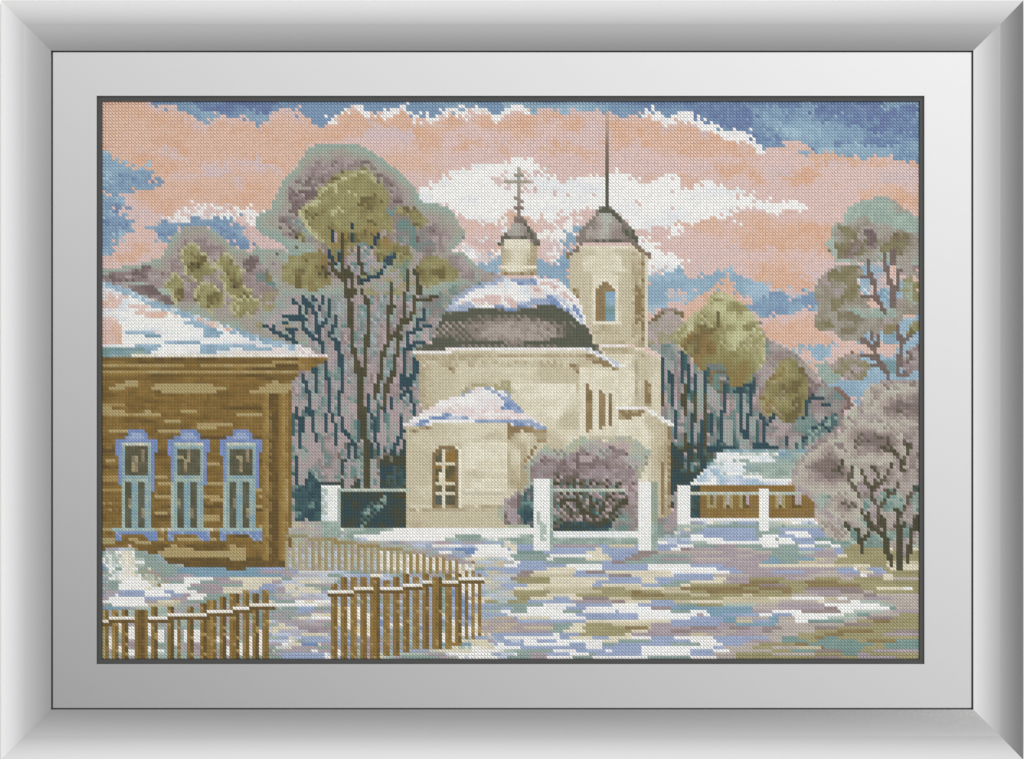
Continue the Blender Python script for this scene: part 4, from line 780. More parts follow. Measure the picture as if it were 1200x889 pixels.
rows(110, """190|G60 W190 G240
206|W60 G80 W190 G300
222|G40 W190 g240
238|W60 g80 W150 G190 W235 G330
254|G60 W100 c190 W200 g250 G400
270|L75 W110 c190 W210 g240 C270 G400 S800 P960
286|L75 W90 C180 W200 g260 L300 G400 S800 L960 P1160
302|L75 G90 W110 c190 W220 g250 C290 L320 G400 L480 S960 G1160
318|L75 W110 G130 W210 c240 G300 L440 W570 L660 C910 G980 W995 C1070 G1160
334|L75 G110 W130 G150 W220 c270 L330 G430 W510 G600 L720 C860 L930 C1080 P1160
350|L75 G120 W130 G160 W260 o320 W460 L600 G720 C820 P920 C1110 P1160
366|L75 G120 W450 G530 L620 C800 P880 L980 C1080 L1160
382|G140 P250 W330 P380 W500 L630 C740 P800 S880 L1000 l1100 P1160
398|G110 P240 W370 P430 L470 W540 G700 L860 P900 l1050 L1160
414|W240 P370 L450 W560 L640 G740 S880 P930 l1000 L1160
430|W380 c410 L700 G800 S890 W950 P1010 W1060 L1160
446|W260 c400 L700 S860 W1010 L1050 W1100 L1160
462|C270 L540 G700 S860 G900 P1000 W1020 P1160
478|C270 L600 G800 S860 P1010 W1050 P1160
494|-860 L1000 l1100 P1160
510|-860 l960 p1050 C1160
526|-860 p950 l1160
542|-860 l1000 L1160
558|-860 C940 L1160
574|-860 P900 l1160
590|-860 C1080 P1160
606|-860 P1160
622|-860 W1000 P1100 l1160
638|-860 W980 P1100 L1160
654|-860 W910 P1000 L1160
670|-860 P900 L1060 W1100 P1160
686|-860 P1080 W1160
702|-860 P1100 W1160""", 4.138, 600, 0)
# snow heap by the corner of the house
m = poly(T('m', (42, 230), (70, 225), (110, 215), (200, 220), (230, 290), (225, 340), (260, 370), (310, 400), (320, 430), (240, 440), (150, 435), (130, 390), (90, 340), (42, 290)), [WH, WH, GTL, WHB, GT], ('snow_heap', None), N(2.5, 2.5, 142), .5)
put(m & (GX > 140), [WH, WH, CRM, WH], N(3, 3, 2), None, .5)
put(pmask(T('m', (60, 240), (110, 235), (100, 300), (50, 260))), [WH, GT, GTL], None)
put(pmask(T('m', (235, 290), (330, 340), (420, 400), (320, 420), (260, 360))), [(170, 150, 110), GTL, CRM, GT])
# right of the house, between the near fences
SP('n', [((-40, 340), (250, 330), (420, 350), (160, 470), (-60, 480))], [PW1, LI, PWL, CRM, PW1], 60)
SP('n', [((-90, 400), (0, 420), (180, 400), (170, 820), (-210, 830), (-210, 560))], [PW1, LI, GT, CRM, PWL, LI], 61)
SP('n', [((0, 520), (110, 485), (160, 520), (100, 530), (20, 535)), ((60, 780), (160, 785), (160, 820), (100, 815)), ((-210, 740), (-160, 730), (-50, 725), (-50, 740), (-140, 755), (-160, 780), (-210, 775)), ((-130, 510), (0, 500), (0, 530), (-120, 530))], SN, 62)
SP('n', [((0, 380), (140, 375), (130, 410), (0, 410)), ((20, 580), (180, 575), (170, 610), (30, 610)), ((0, 690), (170, 670), (100, 700)), ((-210, 600), (-100, 620), (-90, 680), (-210, 680))], CR, 63)
SP('n', [((20, 530), (120, 535), (100, 570), (30, 565)), ((0, 710), (170, 700), (170, 740), (0, 750)), ((-200, 700), (-40, 700), (-30, 720), (-200, 715))], PWp, 64)
SP('n', [((0, 620), (170, 620), (170, 670), (0, 680)), ((0, 760), (170, 750), (160, 780), (0, 775))], LIp, 65)
SP('n', [((180, 330), (840, 350), (760, 780), (560, 820), (180, 830))], [PW1, LI, GT, PWL, PW1], 66)
SP('n', [((420, 800), (860, 770), (880, 830), (420, 830))], [GT, LI, GTL, CRM], 67)

# ---------------------------------------------------------------- log house
HW = ('log_house', 'wall')
m = poly(T('e', (30, 660), (1130, 660), 'f', (165, 660), (130, 700), (60, 735), (0, 745), 'e', (1115, 800), 'm', (1115, 305), (850, 305), (850, 325), (735, 325), (735, 310), (460, 300), (450, 285), (370, 280), (400, 262), (350, 230), (260, 225), (200, 190), (42, 210)), WM, HW)
put(m, [WX, WD, WM, WD, WM, WD, WL], N(22, 1.3, 150), None, .3)
put(m & (GY < 446), [WD, WX, WM, WD], N(30, 1.1, 151), None, .15)
for y, x0, x1 in [(715, 42, 500), (748, 42, 1000), (715, 600, 1000), (690, 1000, 1140), (750, 1000, 1130)]:
    line(T('e', (x0, y), (x1, y)), 12, [WL, WC, WL])
for q in [('e', (60, 845), (180, 800), (240, 795), (240, 825), (500, 830), (600, 840), (500, 864), 'i', (380, 20), (200, 10)), ('i', (80, 20), (180, 20), (150, 30), (80, 30)), ('i', (360, 0), (640, 0), (720, 15), (740, 25), (660, 48), (400, 48), (300, 20)),
          ('e', (900, 850), (1000, 800), (1110, 810), 'i', (1110, 30), (1080, 48), (850, 48), (920, 20)), ('e', (400, 830), (560, 835), (540, 850), (420, 850)),
          ('i', (42, 130), (90, 135), (90, 150), (200, 155), (180, 175), (90, 178), (42, 155)), ('i', (230, 160), (300, 150), (370, 170), (340, 182), (230, 178)), ('i', (480, 150), (580, 152), (560, 165), (480, 165)), ('i', (650, 155), (960, 155), (960, 178), (820, 178), (780, 165), (640, 165)),
          ('i', (400, 205), (480, 208), (470, 218), (400, 218)), ('i', (500, 228), (780, 225), (780, 238), (660, 248), (560, 245), (500, 238)), ('i', (100, 262), (140, 248), (310, 250), (180, 265)), ('i', (350, 262), (440, 248), (650, 248), (440, 275), (350, 275)),
          ('m', (42, 88), (95, 88), (90, 115), (42, 115)), ('m', (42, 145), (110, 150), (120, 170), (80, 190), (42, 190)), ('m', (190, 145), (250, 142), (240, 155), (190, 158)), ('m', (340, 155), (380, 145), (400, 165), (340, 168)), ('m', (470, 145), (560, 138), (600, 160), (450, 165)), ('m', (640, 150), (690, 145), (690, 165)), ('m', (780, 125), (840, 125), (840, 135), (780, 135)),
          ('m', (220, 160), (320, 165), (330, 185), (230, 190)), ('m', (750, 185), (800, 180), (810, 200), (860, 205), (860, 265), (760, 265), (740, 250), (400, 250), (400, 265), (360, 280), (460, 300), (330, 300), (260, 250), (330, 230), (410, 200), (470, 175), (475, 195), (600, 215), (760, 215))]:
    put(m & pmask(T(*q)), [WC, WC, (174, 154, 104), WC], N(5, 1.5, 152), None, .3)
for x, y, w in [(660, 450, 60), (670, 555, 90), (650, 630, 80), (660, 745, 80), (370, 515, 60), (380, 635, 60), (370, 718, 50), (950, 590, 60), (950, 685, 90), (960, 795, 50), (90, 430, 40), (690, 645, 50), (640, 735, 50), (660, 755, 70), (390, 560, 40), (960, 640, 60), (120, 270, 60), (960, 75+720, 50)]:
    line(T('i', (x-w/2, y), (x+w/2, y)), 13, [WC, (176, 152, 100)])
# the corner boards
mm = m & pmask(T('i', (945, 60), (1115, 50), 'm', (1115, 305), (945, 305)))
put(mm, [WM, WL, WX, WM, (150, 110, 44), WM, WL, WM, WD], lin((306.9, 0), (342.4, 0)), None, .25)
put(mm & (abs(GX-322) < 3), [WX, WD, WX]); put(mm & (abs(GX-335) < 2.5) & (GY > 560) & (GY < 600), [WC, WL])
put(m & pmask(T('m', (450, 262), (740, 258), (750, 275), (1115, 275), (1115, 305), (735, 325), (735, 310), (460, 300), (370, 275))), [WX, WD, WX])
put(m & pmask(T('m', (245, 200), (420, 185), (400, 205), (340, 235), (260, 225))), [WX, WD]); put(m & pmask(T('m', (480, 180), (740, 178), (730, 210), (560, 212))), [WX, WD])
poly(T('f', (0, 662), (165, 662), (130, 700), (60, 735), (0, 745)), [WL, WM, WM, WD], HW, N(5, 1.2, 153), .3)
# snow covered roof
m = poly(T('e', (30, 240), (100, 250), (160, 268), (230, 298), (330, 345), (440, 385), (560, 425), (700, 468), (800, 505), (930, 548), (1030, 572), (1130, 592), (1200, 608), 'f', (90, 640), (165, 652), (165, 662), 'e', (30, 662)), WH, ('log_house', 'roof'))
put(m, [WH, WH, WH, WHB, (224, 214, 212)], N(14, 1.4, 154))
top = m & ~np.roll(m, 2, 0)
put(top & (GX < 345), [B2, B1, WHB, B2])
R1 = [PK, (220, 196, 186), PE, WH]; R2 = [B2, B1, B2, SB]
for p_, q in [(R1, ((42, 330), (80, 310), (170, 350), (100, 400), (42, 380))), (R1, ((180, 370), (260, 360), (330, 400), (440, 400), (480, 440), (380, 450), (260, 430), (180, 400))), (R1, ((42, 450), (120, 440), (160, 500), (160, 600), (42, 600))),
              (R1, ((60, 300), (200, 320), (180, 340))), (R1, ((560, 440), (680, 470), (780, 510), (760, 530), (660, 500))), (R2, ((300, 340), (440, 370), (460, 390), (330, 380))),
              (R2, ((160, 515), (270, 515), (380, 535), (380, 548), (280, 545), (170, 530))), (R2, ((400, 570), (580, 570), (600, 590), (860, 595), (960, 605), (1080, 615), (860, 625), (800, 605), (680, 640), (600, 640), (600, 600), (400, 585))),
              (R2, ((220, 600), (380, 590), (320, 640), (200, 640))), (R2, ((520, 460), (600, 470), (740, 530), (700, 550), (620, 545), (600, 500), (490, 475))), ([PE, PE, PK, OR], ((42, 500), (160, 520), (160, 595), (42, 600))),
              ([TEM, SB, TE, GT], ((42, 605), (200, 610), (330, 625), (200, 658), (42, 658))), (R2, ((800, 505), (1000, 560), (1130, 600), (1000, 590), (820, 530)))]:
    put(m & pmask(T('e', *q)), p_, N(6, 1.3, 155), None, .4)
put(m & pmask(T('e', (210, 648), (1200, 648), 'f', (165, 652), (165, 662), 'e', (200, 662))), [CC, WH, CRM])
put(m & pmask(T('f', (0, 610), (160, 650), (160, 657), (0, 657))), [WH, WH, PK])

# carved windows
def window(i, ox):
    k = ('log_house', 'carved_window#%d' % i)
    o = lambda *q: [(x+ox, y) for x, y in q]
    poly(T('i', *o((112, 318), (150, 310), (178, 290), (195, 262), (280, 262), (300, 290), (315, 318), (350, 318), (350, 385), (332, 410), (328, 600), (310, 600), (310, 560), (150, 575), (130, 575), (130, 410), (112, 375))), [PW2, (120, 140, 196), PW2, (134, 150, 196)], k)
    poly(T('i', *o((190, 310), (215, 275), (260, 275), (285, 310))), [PW1, (160, 180, 206), PW1], k)
    rect('i', 148+ox, 338, 312+ox, 812, [TE, (140, 174, 176), TE, SB], k)
    rect('i', 165+ox, 355+(14 if i else 0), 295+ox-(0 if i else 0), 520, [(96, 94, 72), OLX, (104, 100, 78), OLX], k, N(3, 3, 160+i))
    rect('i', 166+ox, 555, 203+ox, 802, [(96, 98, 80), OLX, (96, 98, 80)], k, N(3, 5, 163+i))
    rect('i', 240+ox, 555, 277+ox, 802, [(96, 98, 80), OLX, (96, 98, 80)], k, N(3, 5, 166+i))
    rect('i', 205+ox, 540, 238+ox, 802, [(128, 166, 172), SB, TE], k)
    rect('i', 158+ox, 528, 300+ox, 545, [TEL, TE], k)
    line(T('i', *o((154, 345), (305, 345))), 12, [TEL, CRM]); line(T('i', *o((152, 560), (152, 800))), 12, [TEL, TE])
    rect('i', 112+ox, 806, 350+ox, 822, [TEL, (150, 184, 184)], k)
    for a, b, c, d in [(205, 400, 235, 430), (215, 430, 240, 500), (255, 370, 275, 440), (185, 650, 203, 700), (255, 690, 275, 745)]:
        if i == 1: a, c = a-30+25*(b > 420), c-30+25*(b > 420)
        if i == 2: a, c = a+10, c+10
        rect('i', a+ox, b, c+ox, d, [(170, 160, 124), (150, 128, 104), (128, 120, 92)], k)
    poly(T('m', *o((110, 102), (350, 102), (350, 150), (335, 172), (312, 160), (300, 145), (262, 122), (200, 118), (165, 128), (150, 150), (130, 172), (112, 150))), [PW2, PW1, PW2, (120, 140, 196)], k)
    line(T('m', *o((110, 97), (350, 97))), 16, [TEL, (150, 184, 184)], k)
for i, ox in enumerate((0, 293, 588)): window(i, ox)
line(T('m', (340, 94), (410, 94)), 10, [CRM, WC]); line(T('m', (640, 94), (700, 94)), 10, [CRM, WC])

# ---------------------------------------------------------------- barn behind the wall
poly(T('k', (1060, 595), (1060, 560), (1200, 560), 'l', (600, 560), (600, 750), (0, 750), 'k', (1060, 750)), [(136, 106, 52), (146, 118, 60), (132, 106, 62)], ('barn', 'wall'), N(4, 3, 170), .3)
put(pmask(T('k', (1045, 560), (1100, 560), (1100, 745), (1045, 745))), [TEX, TED, OLX], None, ('tree#4', 'crown'))
put(pmask(T('l', (0, 565), (470, 565), (490, 600), (0, 600))), [(144, 112, 52), (136, 102, 46)])
for i, (x0, x1) in enumerate([(5, 52), (95, 140), (190, 235), (390, 436), (478, 530)]):
    k = ('barn', 'window#%d' % i)
    rect('l', x0-6, 612, x1, 705, [OLG, (158, 146, 92)], k); rect('l', x0+2, 612, x1-10, 695, [WX, WD, WX], k); rect('l', x0+16, 612, x1-10, 685, [MAL, MAP, LI], k)
rect('k', 1160, 615, 1195, 700, [WX, MAL, OLG, WD], ('barn', 'window#5'))
m = poly(T('k', (1058, 560), (1100, 510), (1150, 460), (1200, 412), 'l', (40, 395), (80, 374), (560, 372), (520, 430), (470, 500), (455, 566), (0, 566), 'k', (1058, 566)), [WH, TEL, WH, WHB], ('barn', 'roof'), N(7, 1.5, 171), .4)
put(m & (GY > 557), [WHB, PWL, B1, WH], N(6, 2, 1)); put(m & pmask(T('l', (350, 400), (560, 372), (520, 430), (470, 500), (460, 540), (300, 540), (290, 500), (180, 480), (220, 440), (380, 440))), [GT, GTL, TE, SB], N(8, 1.5, 172))
put(m & pmask(T('l', (80, 374), (560, 372), (550, 390), (60, 390))), [SB, B1, GT])
put(m & pmask(T('k', (1058, 560), (1200, 412), 'l', (20, 460), (60, 460), (100, 500), (0, 520), 'k', (1120, 550))), [B1, WHB, WH, B2], None)
put(m & pmask(T('l', (80, 400), (340, 400), (380, 438), (200, 440), (200, 460), (100, 480), (80, 440))), [WH, WH, WHB, WH], N(4, 1.2, 2))
put(m & pmask(T('l', (140, 415), (230, 430), (210, 445), (140, 440))), [GT, WH])
line(T('l', (120, 512), (290, 515)), 14, [WH]); line(T('l', (300, 532), (420, 538)), 14, [WH]); line(T('l', (350, 550), (458, 550)), 14, [WH])

# ---------------------------------------------------------------- low wall with pillars and rails
SW = ('churchyard_wall', None)
poly(T('j', (240, 812), (600, 806), (1200, 806), 'o', (165, 85), (160, 130), (100, 160), 'n', (900, 158), (830, 158), (430, 160), (260, 140)), [WH, WH, (224, 226, 222)], SW, N(7, 2, 180), .3)
put(pmask(T('n', (240, 88), (600, 85), (440, 118), (260, 140))), [GT, GTL, TEL], N(6, 2, 2))
put(pmask(T('n', (830, 150), (920, 120), (1020, 120), (1040, 140), (1200, 135), 'o', (0, 150), (150, 120), (160, 180), 'n', (1200, 170), (830, 165))), [GT, GTL, TEL, WH], N(6, 2, 3), GK)
poly(T('o', (280, 102), (755, 102), (770, 150), (740, 155), (660, 140), (280, 135)), [WH, WH, WHB], SW)
put(pmask(T('o', (280, 140), (350, 138), (370, 155), (660, 150), (700, 165), (760, 160), (760, 190), (280, 180))), [GTL, GT, TEL, GTL], N(6, 2, 3), GK)
poly(T('l', (0, 748), (600, 748), (625, 800), 'p', (620, 50), (0, 50), 'k', (970, 780), (1045, 748)), [WH, WH, WHB], SW, N(6, 2, 181), .3)
put(pmask(T('l', (0, 800), (640, 800), 'p', (640, 75), (0, 90), 'o', (1040, 90), (860, 110), (870, 70), (970, 60))), [GTL, TEL, LI, GT], N(6, 1.5, 182), GK)
def rail(pts, i): line(pts, 15, [TEL, GTL, CRM], ('churchyard_wall', 'rail#%d' % i))
rail(T('j', (240, 604), (605, 604)), 0); rail(T('k', (275, 588), (680, 588)), 1); rail(T('k', (1045, 606), (1200, 606), 'l', (280, 606)), 2); rail(T('l', (350, 606), (585, 606)), 3)

# ---------------------------------------------------------------- bushes in front of the church
BS = ('bush', 'crown'); BST = ('bush', 'branch')
m = poly(T('k', (120, 470), (160, 430), (240, 350), (330, 375), (380, 325), (440, 298), (520, 310), (580, 325), (640, 300), (690, 282), (740, 310), (780, 345), (830, 375), (815, 440), (780, 500), (750, 560), (752, 822), (275, 822), (270, 600), (170, 805),
       'j', (1180, 800), (1110, 740), 'k', (0, 660), (40, 630), (100, 590), (130, 560)), MA, BS)
put(m, [(182, 188, 168), TEL, MAL, MA, MAL, MA, MA, MAL], edge(m, 12)*.9+(N(4, 4, 183)-.5)*.35, None, .3)
put(m & pmask(T('k', (300, 370), (440, 300), (560, 320), (690, 285), (830, 380), (760, 520), (700, 440), (600, 370), (480, 330), (380, 390))), [(184, 190, 164), TEL, (196, 196, 166), MAP], N(5, 3, 184), None, .4)
put(pmask(T('k', (590, 345), (680, 370), (700, 400), (660, 410), (620, 380))), [MAD, MA])
put(pmask(T('k', (680, 400), (790, 420), (760, 470), (700, 440))), [MAL, TEL, MAP])
put(m & pmask(T('k', (160, 480), (230, 400), (300, 430), (440, 370), (560, 420), (620, 480), (580, 540), (300, 540), (160, 540))), [MA, MAD, MA, LI, MA], N(3, 3, 185), None, .4)
speck(m & (GY < 565), MAP, .45, 3, 3, 14); speck(m & (GY < 575) & (GY > 525), MAD, .3, 3, 3, 15)
put(m & pmask(T('k', (430, 410), (500, 400), (510, 440), (440, 450))), [MAP, MAL])
put(m & pmask(T('k', (560, 540), (620, 470), (750, 480), (750, 820), (640, 820))), [MA, MAL, LI, MA], N(4, 3, 186), None, .4)
put(m & pmask(T('k', (278, 500), (700, 560), (720, 640), (620, 780), (500, 822), (278, 822))), [TED, MAL, OLX, MA, OLX, TEM, MAD], N(1.5, 1.5, 187), BST, .7)
put(m & pmask(T('k', (340, 770), (620, 770), (600, 822), (300, 822))), [TEX, OLX, TEX, TED], None)
put(m & pmask(T('k', (630, 760), (740, 680), (750, 822), (600, 822))), [TEM, TE, MA, TEM], N(3, 2, 188))
put(m & pmask(T('k', (0, 630), (100, 600), (110, 800), 'j', (1150, 790))), [MA, MAD, MAL, LI], N(3, 3, 189))
put(m & pmask(T('k', (110, 600), (168, 560), (168, 810), (120, 790), (80, 730))), [TEM, TED, TEX, MA, TED], N(2, 2, 190), None, .5)
for pts in [[(330, 640), (380, 700), (390, 780)], [(400, 540), (400, 620), (440, 700), (470, 790)], [(590, 540), (595, 620), (560, 700), (500, 790)], [(700, 640), (640, 700), (560, 780)], [(300, 520), (320, 600), (330, 680)], [(660, 570), (590, 640)], [(500, 640), (490, 780)]]:
    line(T('k', *pts), 14, [OLX, (96, 92, 76)], BST)
put(m & CHK & pmask(T('k', (290, 520), (640, 520), (720, 640), (620, 760), (300, 780))) & (HASH2 > .62), [MAL, MAP, MA], None, BST)
put(m & pmask(T('k', (640, 560), (752, 520), (752, 700), (690, 640)), 2), [MA, MAL, MAD, MAP], N(2, 2, 7), BS, .6)
# again the rail and the pillars, which stand in front of the bush
rail(T('k', (275, 588), (680, 588)), 1)
def pillar(i, tile, x0, x1, y0, y1, sh=0, left=0):
    k = ('pillar#%d' % i, None)
    mm = rect(tile, x0, y0, x1, y1, [WH, WH, (226, 228, 226)], k)
    if sh: put(mm & pmask(T(tile, (x1-sh, y0), (x1, y0), (x1, y1), (x1-sh, y1))), [GT, TEL, TE])
    if left: put(mm & pmask(T(tile, (x0, y0+20), (x0+left, y0+20), (x0+left, y1), (x0, y1))), [GTL, TEL, WHB])
    return mm
mm = pillar(0, 'j', 130, 240, 560, 955, 0, 30); put(mm & pmask(T('j', (222, 580), (240, 580), (240, 800), (222, 800))), [TEL, LI, TE]); put(mm & pmask(T('n', (130, 60), (240, 60), (240, 140), (130, 140))), [TE, GTL, GT])
mm = pillar(1, 'k', 168, 275, 540, 942, 16); put(mm & pmask(T('o', (185, 0), (200, 0), (205, 60), (250, 60), (250, 170), (205, 170), (190, 60))), [GTL, WH, TEL, GTL])
mm = pillar(2, 'k', 755, 862, 543, 945, 36); put(mm & pmask(T('k', (825, 560), (830, 800), (862, 800), (862, 540))), [GT, TE, (160, 160, 130)])
mm = pillar(3, 'k', 972, 1046, 560, 785, 0); put(pmask(T('k', (950, 620), (972, 600), (972, 790), (960, 760))), [MA, GT, MAL], None, GK)
mm = pillar(4, 'l', 282, 352, 580, 822, 0, 14)
put(pmask(T('k', (870, 760), (950, 740), (960, 640), (972, 700), (975, 830), (870, 864), (862, 820))), [MA, GT, MAL, LI], N(3, 3, 191), ('bush#2', None))

# ---------------------------------------------------------------- trees at the right edge
T6 = ('tree#6', 'crown'); T6T = ('tree#6', 'trunk')
c1 = poly(T('d', (780, 640), (880, 595), (960, 578), (1020, 582), (1080, 620), (1190, 700), (1200, 864), 'h', (1200, 150), (1100, 140), (1080, 190), (1050, 130), (1000, 120), (960, 130), (900, 150), (860, 130), (820, 150), (780, 120), (720, 130), (690, 70), (670, 40), (700, 0), 'd', (660, 850), (700, 800), (700, 740), (770, 710)), MAL, T6)
put(c1, [TEL, GRL, GRL, (162, 156, 142), (152, 146, 126), MAL, GRL], edge(c1, 10)*.9+(N(6, 5, 192)-.5)*.5, None, .3)
speck(c1, MAP, .3, 4, 4, 10); speck(c1, (138, 130, 108), .3, 3, 3, 11)
put(c1 & pmask(T('d', (780, 640), (960, 570), (1190, 690), (1190, 780), (1060, 760), (960, 740), (880, 690), (790, 720))), [TE, TEL, TE, TEL, GRL], N(6, 3, 193), None, .3)
for q in [('d', (720, 740), (800, 740), (880, 830), (860, 850), (760, 800)), ('d', (1040, 780), (1140, 760), (1150, 850), (1040, 864)), ('h', (700, 40), (860, 0), (900, 40), (860, 100), (740, 110)), ('h', (940, 30), (1140, 0), (1100, 80), (980, 80))]:
    poly(T(*q), [(140, 134, 100), (150, 144, 112), (132, 120, 96), MA], T6, N(3, 3, 194), .4, 4)
put(pmask(T('d', (880, 760), (960, 750), (950, 864), (900, 864))), [MAD, MA, MAL], N(3, 3, 3), T6)
c2 = poly(T('h', (640, 200), (720, 155), (860, 155), (880, 200), (850, 250), (860, 310), (940, 330), (900, 350), (880, 370), (980, 400), (1050, 380), (1060, 340), (1190, 330), (1190, 430), (1100, 430), (1080, 500), (1060, 520), (980, 520), (960, 560), (900, 520), (870, 560), (820, 580), (740, 560), (700, 520), (620, 510), (590, 460), (620, 400), (600, 280)), GRL, T6)
put(c2, [(160, 150, 140), MAL, (156, 150, 132), GRL, (170, 164, 154), (142, 134, 110)], N(6, 5, 195), None, .35)
for q in [('h', (670, 200), (780, 160), (860, 180), (850, 240), (860, 310), (780, 350), (760, 240), (680, 220)), ('h', (700, 340), (780, 330), (740, 400), (700, 410)), ('h', (600, 460), (660, 450), (700, 500), (640, 520))]:
    put(c2 & pmask(T(*q), 3), [(146, 140, 104), (136, 130, 98), (152, 144, 116)], N(3, 3, 196), None, .4)
put(c2 & pmask(T('h', (740, 400), (1060, 380), (1060, 450), (900, 450), (840, 420))), [TEL, TE, TEL, GRL], N(6, 3, 197))
poly(T('h', (1090, 230), (1160, 220), (1190, 300), (1190, 370), (1100, 340)), [OL, (160, 156, 120), TEL, OL], T6, N(3, 3, 198), .4, 3)
poly(T('h', (1080, 150), (1190, 130), (1190, 220), (1110, 210)), [MAL, GRL, MA], T6, N(3, 3, 198), .4, 3)
poly(T('h', (740, 660), (800, 630), (860, 650), (900, 700), (920, 760), (840, 800), (760, 790), (700, 740), (690, 700)), [(160, 152, 120), OL, (150, 144, 112), MAL, (134, 124, 96)], T6, N(4, 4, 199), .5, 3)
poly(T('h', (1120, 520), (1160, 460), (1190, 460), (1190, 520), (1120, 560)), [OL, OLG, OLD], T6)
poly(T('h', (980, 500), (1050, 470), (1060, 500), (1060, 540), (980, 530)), [(150, 140, 104), OL, MA], T6)
poly(T('h', (1100, 740), (1110, 640), (1190, 590), (1190, 740), (1120, 760)), [MA, MAL, MAD, GRL], T6, N(3, 3, 200), .4)
poly(T('h', (980, 540), (1060, 520), (1060, 600), (990, 600)), [SB, B2, (126, 160, 178)], SKYK); poly(T('h', (1060, 500), (1110, 440), (1150, 435), (1110, 520), (1080, 540)), [B1, B2], SKYK)
poly(T('h', (850, 230), (910, 230), (910, 310), (860, 300)), [B1, B2, WHB], SKYK); poly(T('h', (960, 290), (1030, 270), (1020, 350), (980, 340)), [B1, SB], SKYK)
BR = [MAD, (138, 120, 114), (124, 112, 98)]
for pts in [[(900, 130), (910, 180), (940, 260), (940, 310), (970, 360), (1000, 410)], [(1000, 90), (1005, 160), (1030, 260), (1045, 380)], [(1080, 170), (1070, 250), (1050, 330)], [(880, 325), (940, 330)], [(880, 210), (920, 220)],
            [(960, 540), (945, 620), (950, 660), (990, 720), (1020, 780)], [(880, 570), (930, 610)], [(920, 530), (930, 560)], [(880, 655), (950, 670)], [(920, 705), (990, 705)], [(1070, 500), (1090, 590), (1080, 680), (1075, 760)], [(1140, 540), (1095, 590)], [(1045, 60), (1045, 130)], [(1120, 760), (1070, 770)]]:
    L('h', pts, 24, BR, T6T)
poly(T('h', (980, 680), (1060, 680), (1060, 760), (1030, 760)), [SB, TEM], SKYK)
# the grey-mauve shrub at the right
SH = ('shrub', 'crown'); SHT = ('shrub', 'branch')
c = poly(T('l', (470, 500), (500, 440), (560, 370), (640, 300), (740, 270), (750, 200), (800, 150), (860, 120), (880, 40), (920, 0), 'h', (880, 860), (920, 810), (1000, 800), (1080, 790), (1200, 790), 'l', (1200, 864), 'p', (1200, 130), (1100, 260), (1000, 180), (900, 180), (870, 150), (800, 160), (720, 160), (660, 130), (620, 60), 'l', (600, 740), (590, 640), (500, 600), (470, 560)), MAL, SH)
put(c, [(154, 140, 136), MAL, (170, 160, 154), (186, 178, 168), MAL, (150, 136, 130), (176, 168, 160)], N(4, 3, 201), None, .3)
def arc(q, pal, k=SH, sd=1): put(pmask(T(*q), 2, sd) & c, pal, N(4, 3, 202+sd), k, .4)
LG = [(192, 196, 178), (182, 190, 172), (196, 192, 176)]
for q in [('l', (560, 480), (580, 420), (640, 360), (740, 300), (780, 300), (680, 380), (640, 470), (660, 540), (720, 580), (660, 580), (600, 540)), ('l', (930, 120), (960, 80), (1060, 40), (1160, 20), (1100, 70), (1020, 100), (980, 160), (940, 160)),
          ('l', (860, 240), (1000, 230), (1100, 280), (1100, 380), (1060, 400), (1060, 300), (960, 260), (860, 260)), ('l', (680, 680), (740, 610), (840, 600), (860, 640), (740, 650), (720, 720), (690, 710)), ('l', (760, 150), (860, 130), (840, 200), (760, 190)), ('l', (780, 340), (980, 370), (960, 440), (800, 440))]:
    arc(q, LG)
for q in [('l', (800, 290), (960, 260), (980, 300), (900, 340), (880, 370), (820, 340)), ('l', (700, 480), (780, 430), (820, 480), (800, 560), (740, 540)), ('l', (780, 660), (860, 640), (850, 700), (790, 690)), ('l', (1040, 150), (1110, 110), (1120, 170), (1060, 185)), ('l', (880, 80), (960, 0), (1000, 10), (920, 110)), ('h', (900, 840), (960, 820), (1040, 840), (1000, 864))]:
    arc(q, [MAD, MA, (150, 132, 126), (112, 104, 86)], SH, 4)
for q in [('l', (480, 540), (520, 480), (640, 520), (700, 560), (720, 620), (640, 620), (520, 600)), ('l', (600, 700), (680, 720), (760, 760), (800, 864), 'p', (800, 130), (680, 130), (620, 60)), ('l', (840, 500), (1000, 560), (1000, 640), (860, 600)), ('l', (870, 640), (960, 640), (960, 740), (880, 740))]:
    arc(q, [LI, MAP, MAL, LI], SH, 6)
for q in [('l', (600, 640), (680, 600), (720, 620), (640, 720)), ('l', (860, 640), (940, 630), (900, 720)), ('l', (960, 600), (1040, 600), (1120, 640), (1110, 720), (960, 700)), ('p', (740, 60), (800, 70), (860, 130), (860, 160), (780, 150)), ('p', (860, 130), (1000, 120), (1000, 180), (880, 180)), ('l', (1140, 620), (1190, 620), (1190, 740), (1150, 720)), ('p', (1080, 60), (1150, 80), (1120, 180), (1080, 140)), ('l', (860, 720), (920, 780), (900, 820), (860, 800)), ('p', (1010, 100), (1060, 110), (1060, 180), (1020, 170)), ('l', (640, 540), (720, 580), (700, 620), (650, 600))]:
    arc(q, [TEM, TE, TEM, GTL], SH, 8)
poly(T('l', (1160, 560), (1190, 560), (1190, 620), (1160, 600)), [OLX, TED], SHT); poly(T('l', (1150, 740), (1190, 740), 'p', (1190, 110), (1150, 100)), [OLX, (84, 82, 62)], SHT)
poly(T('l', (478, 560), (610, 585), (610, 660), (585, 640), (540, 625), (500, 600)), [MAL, LI, MAP], SH)
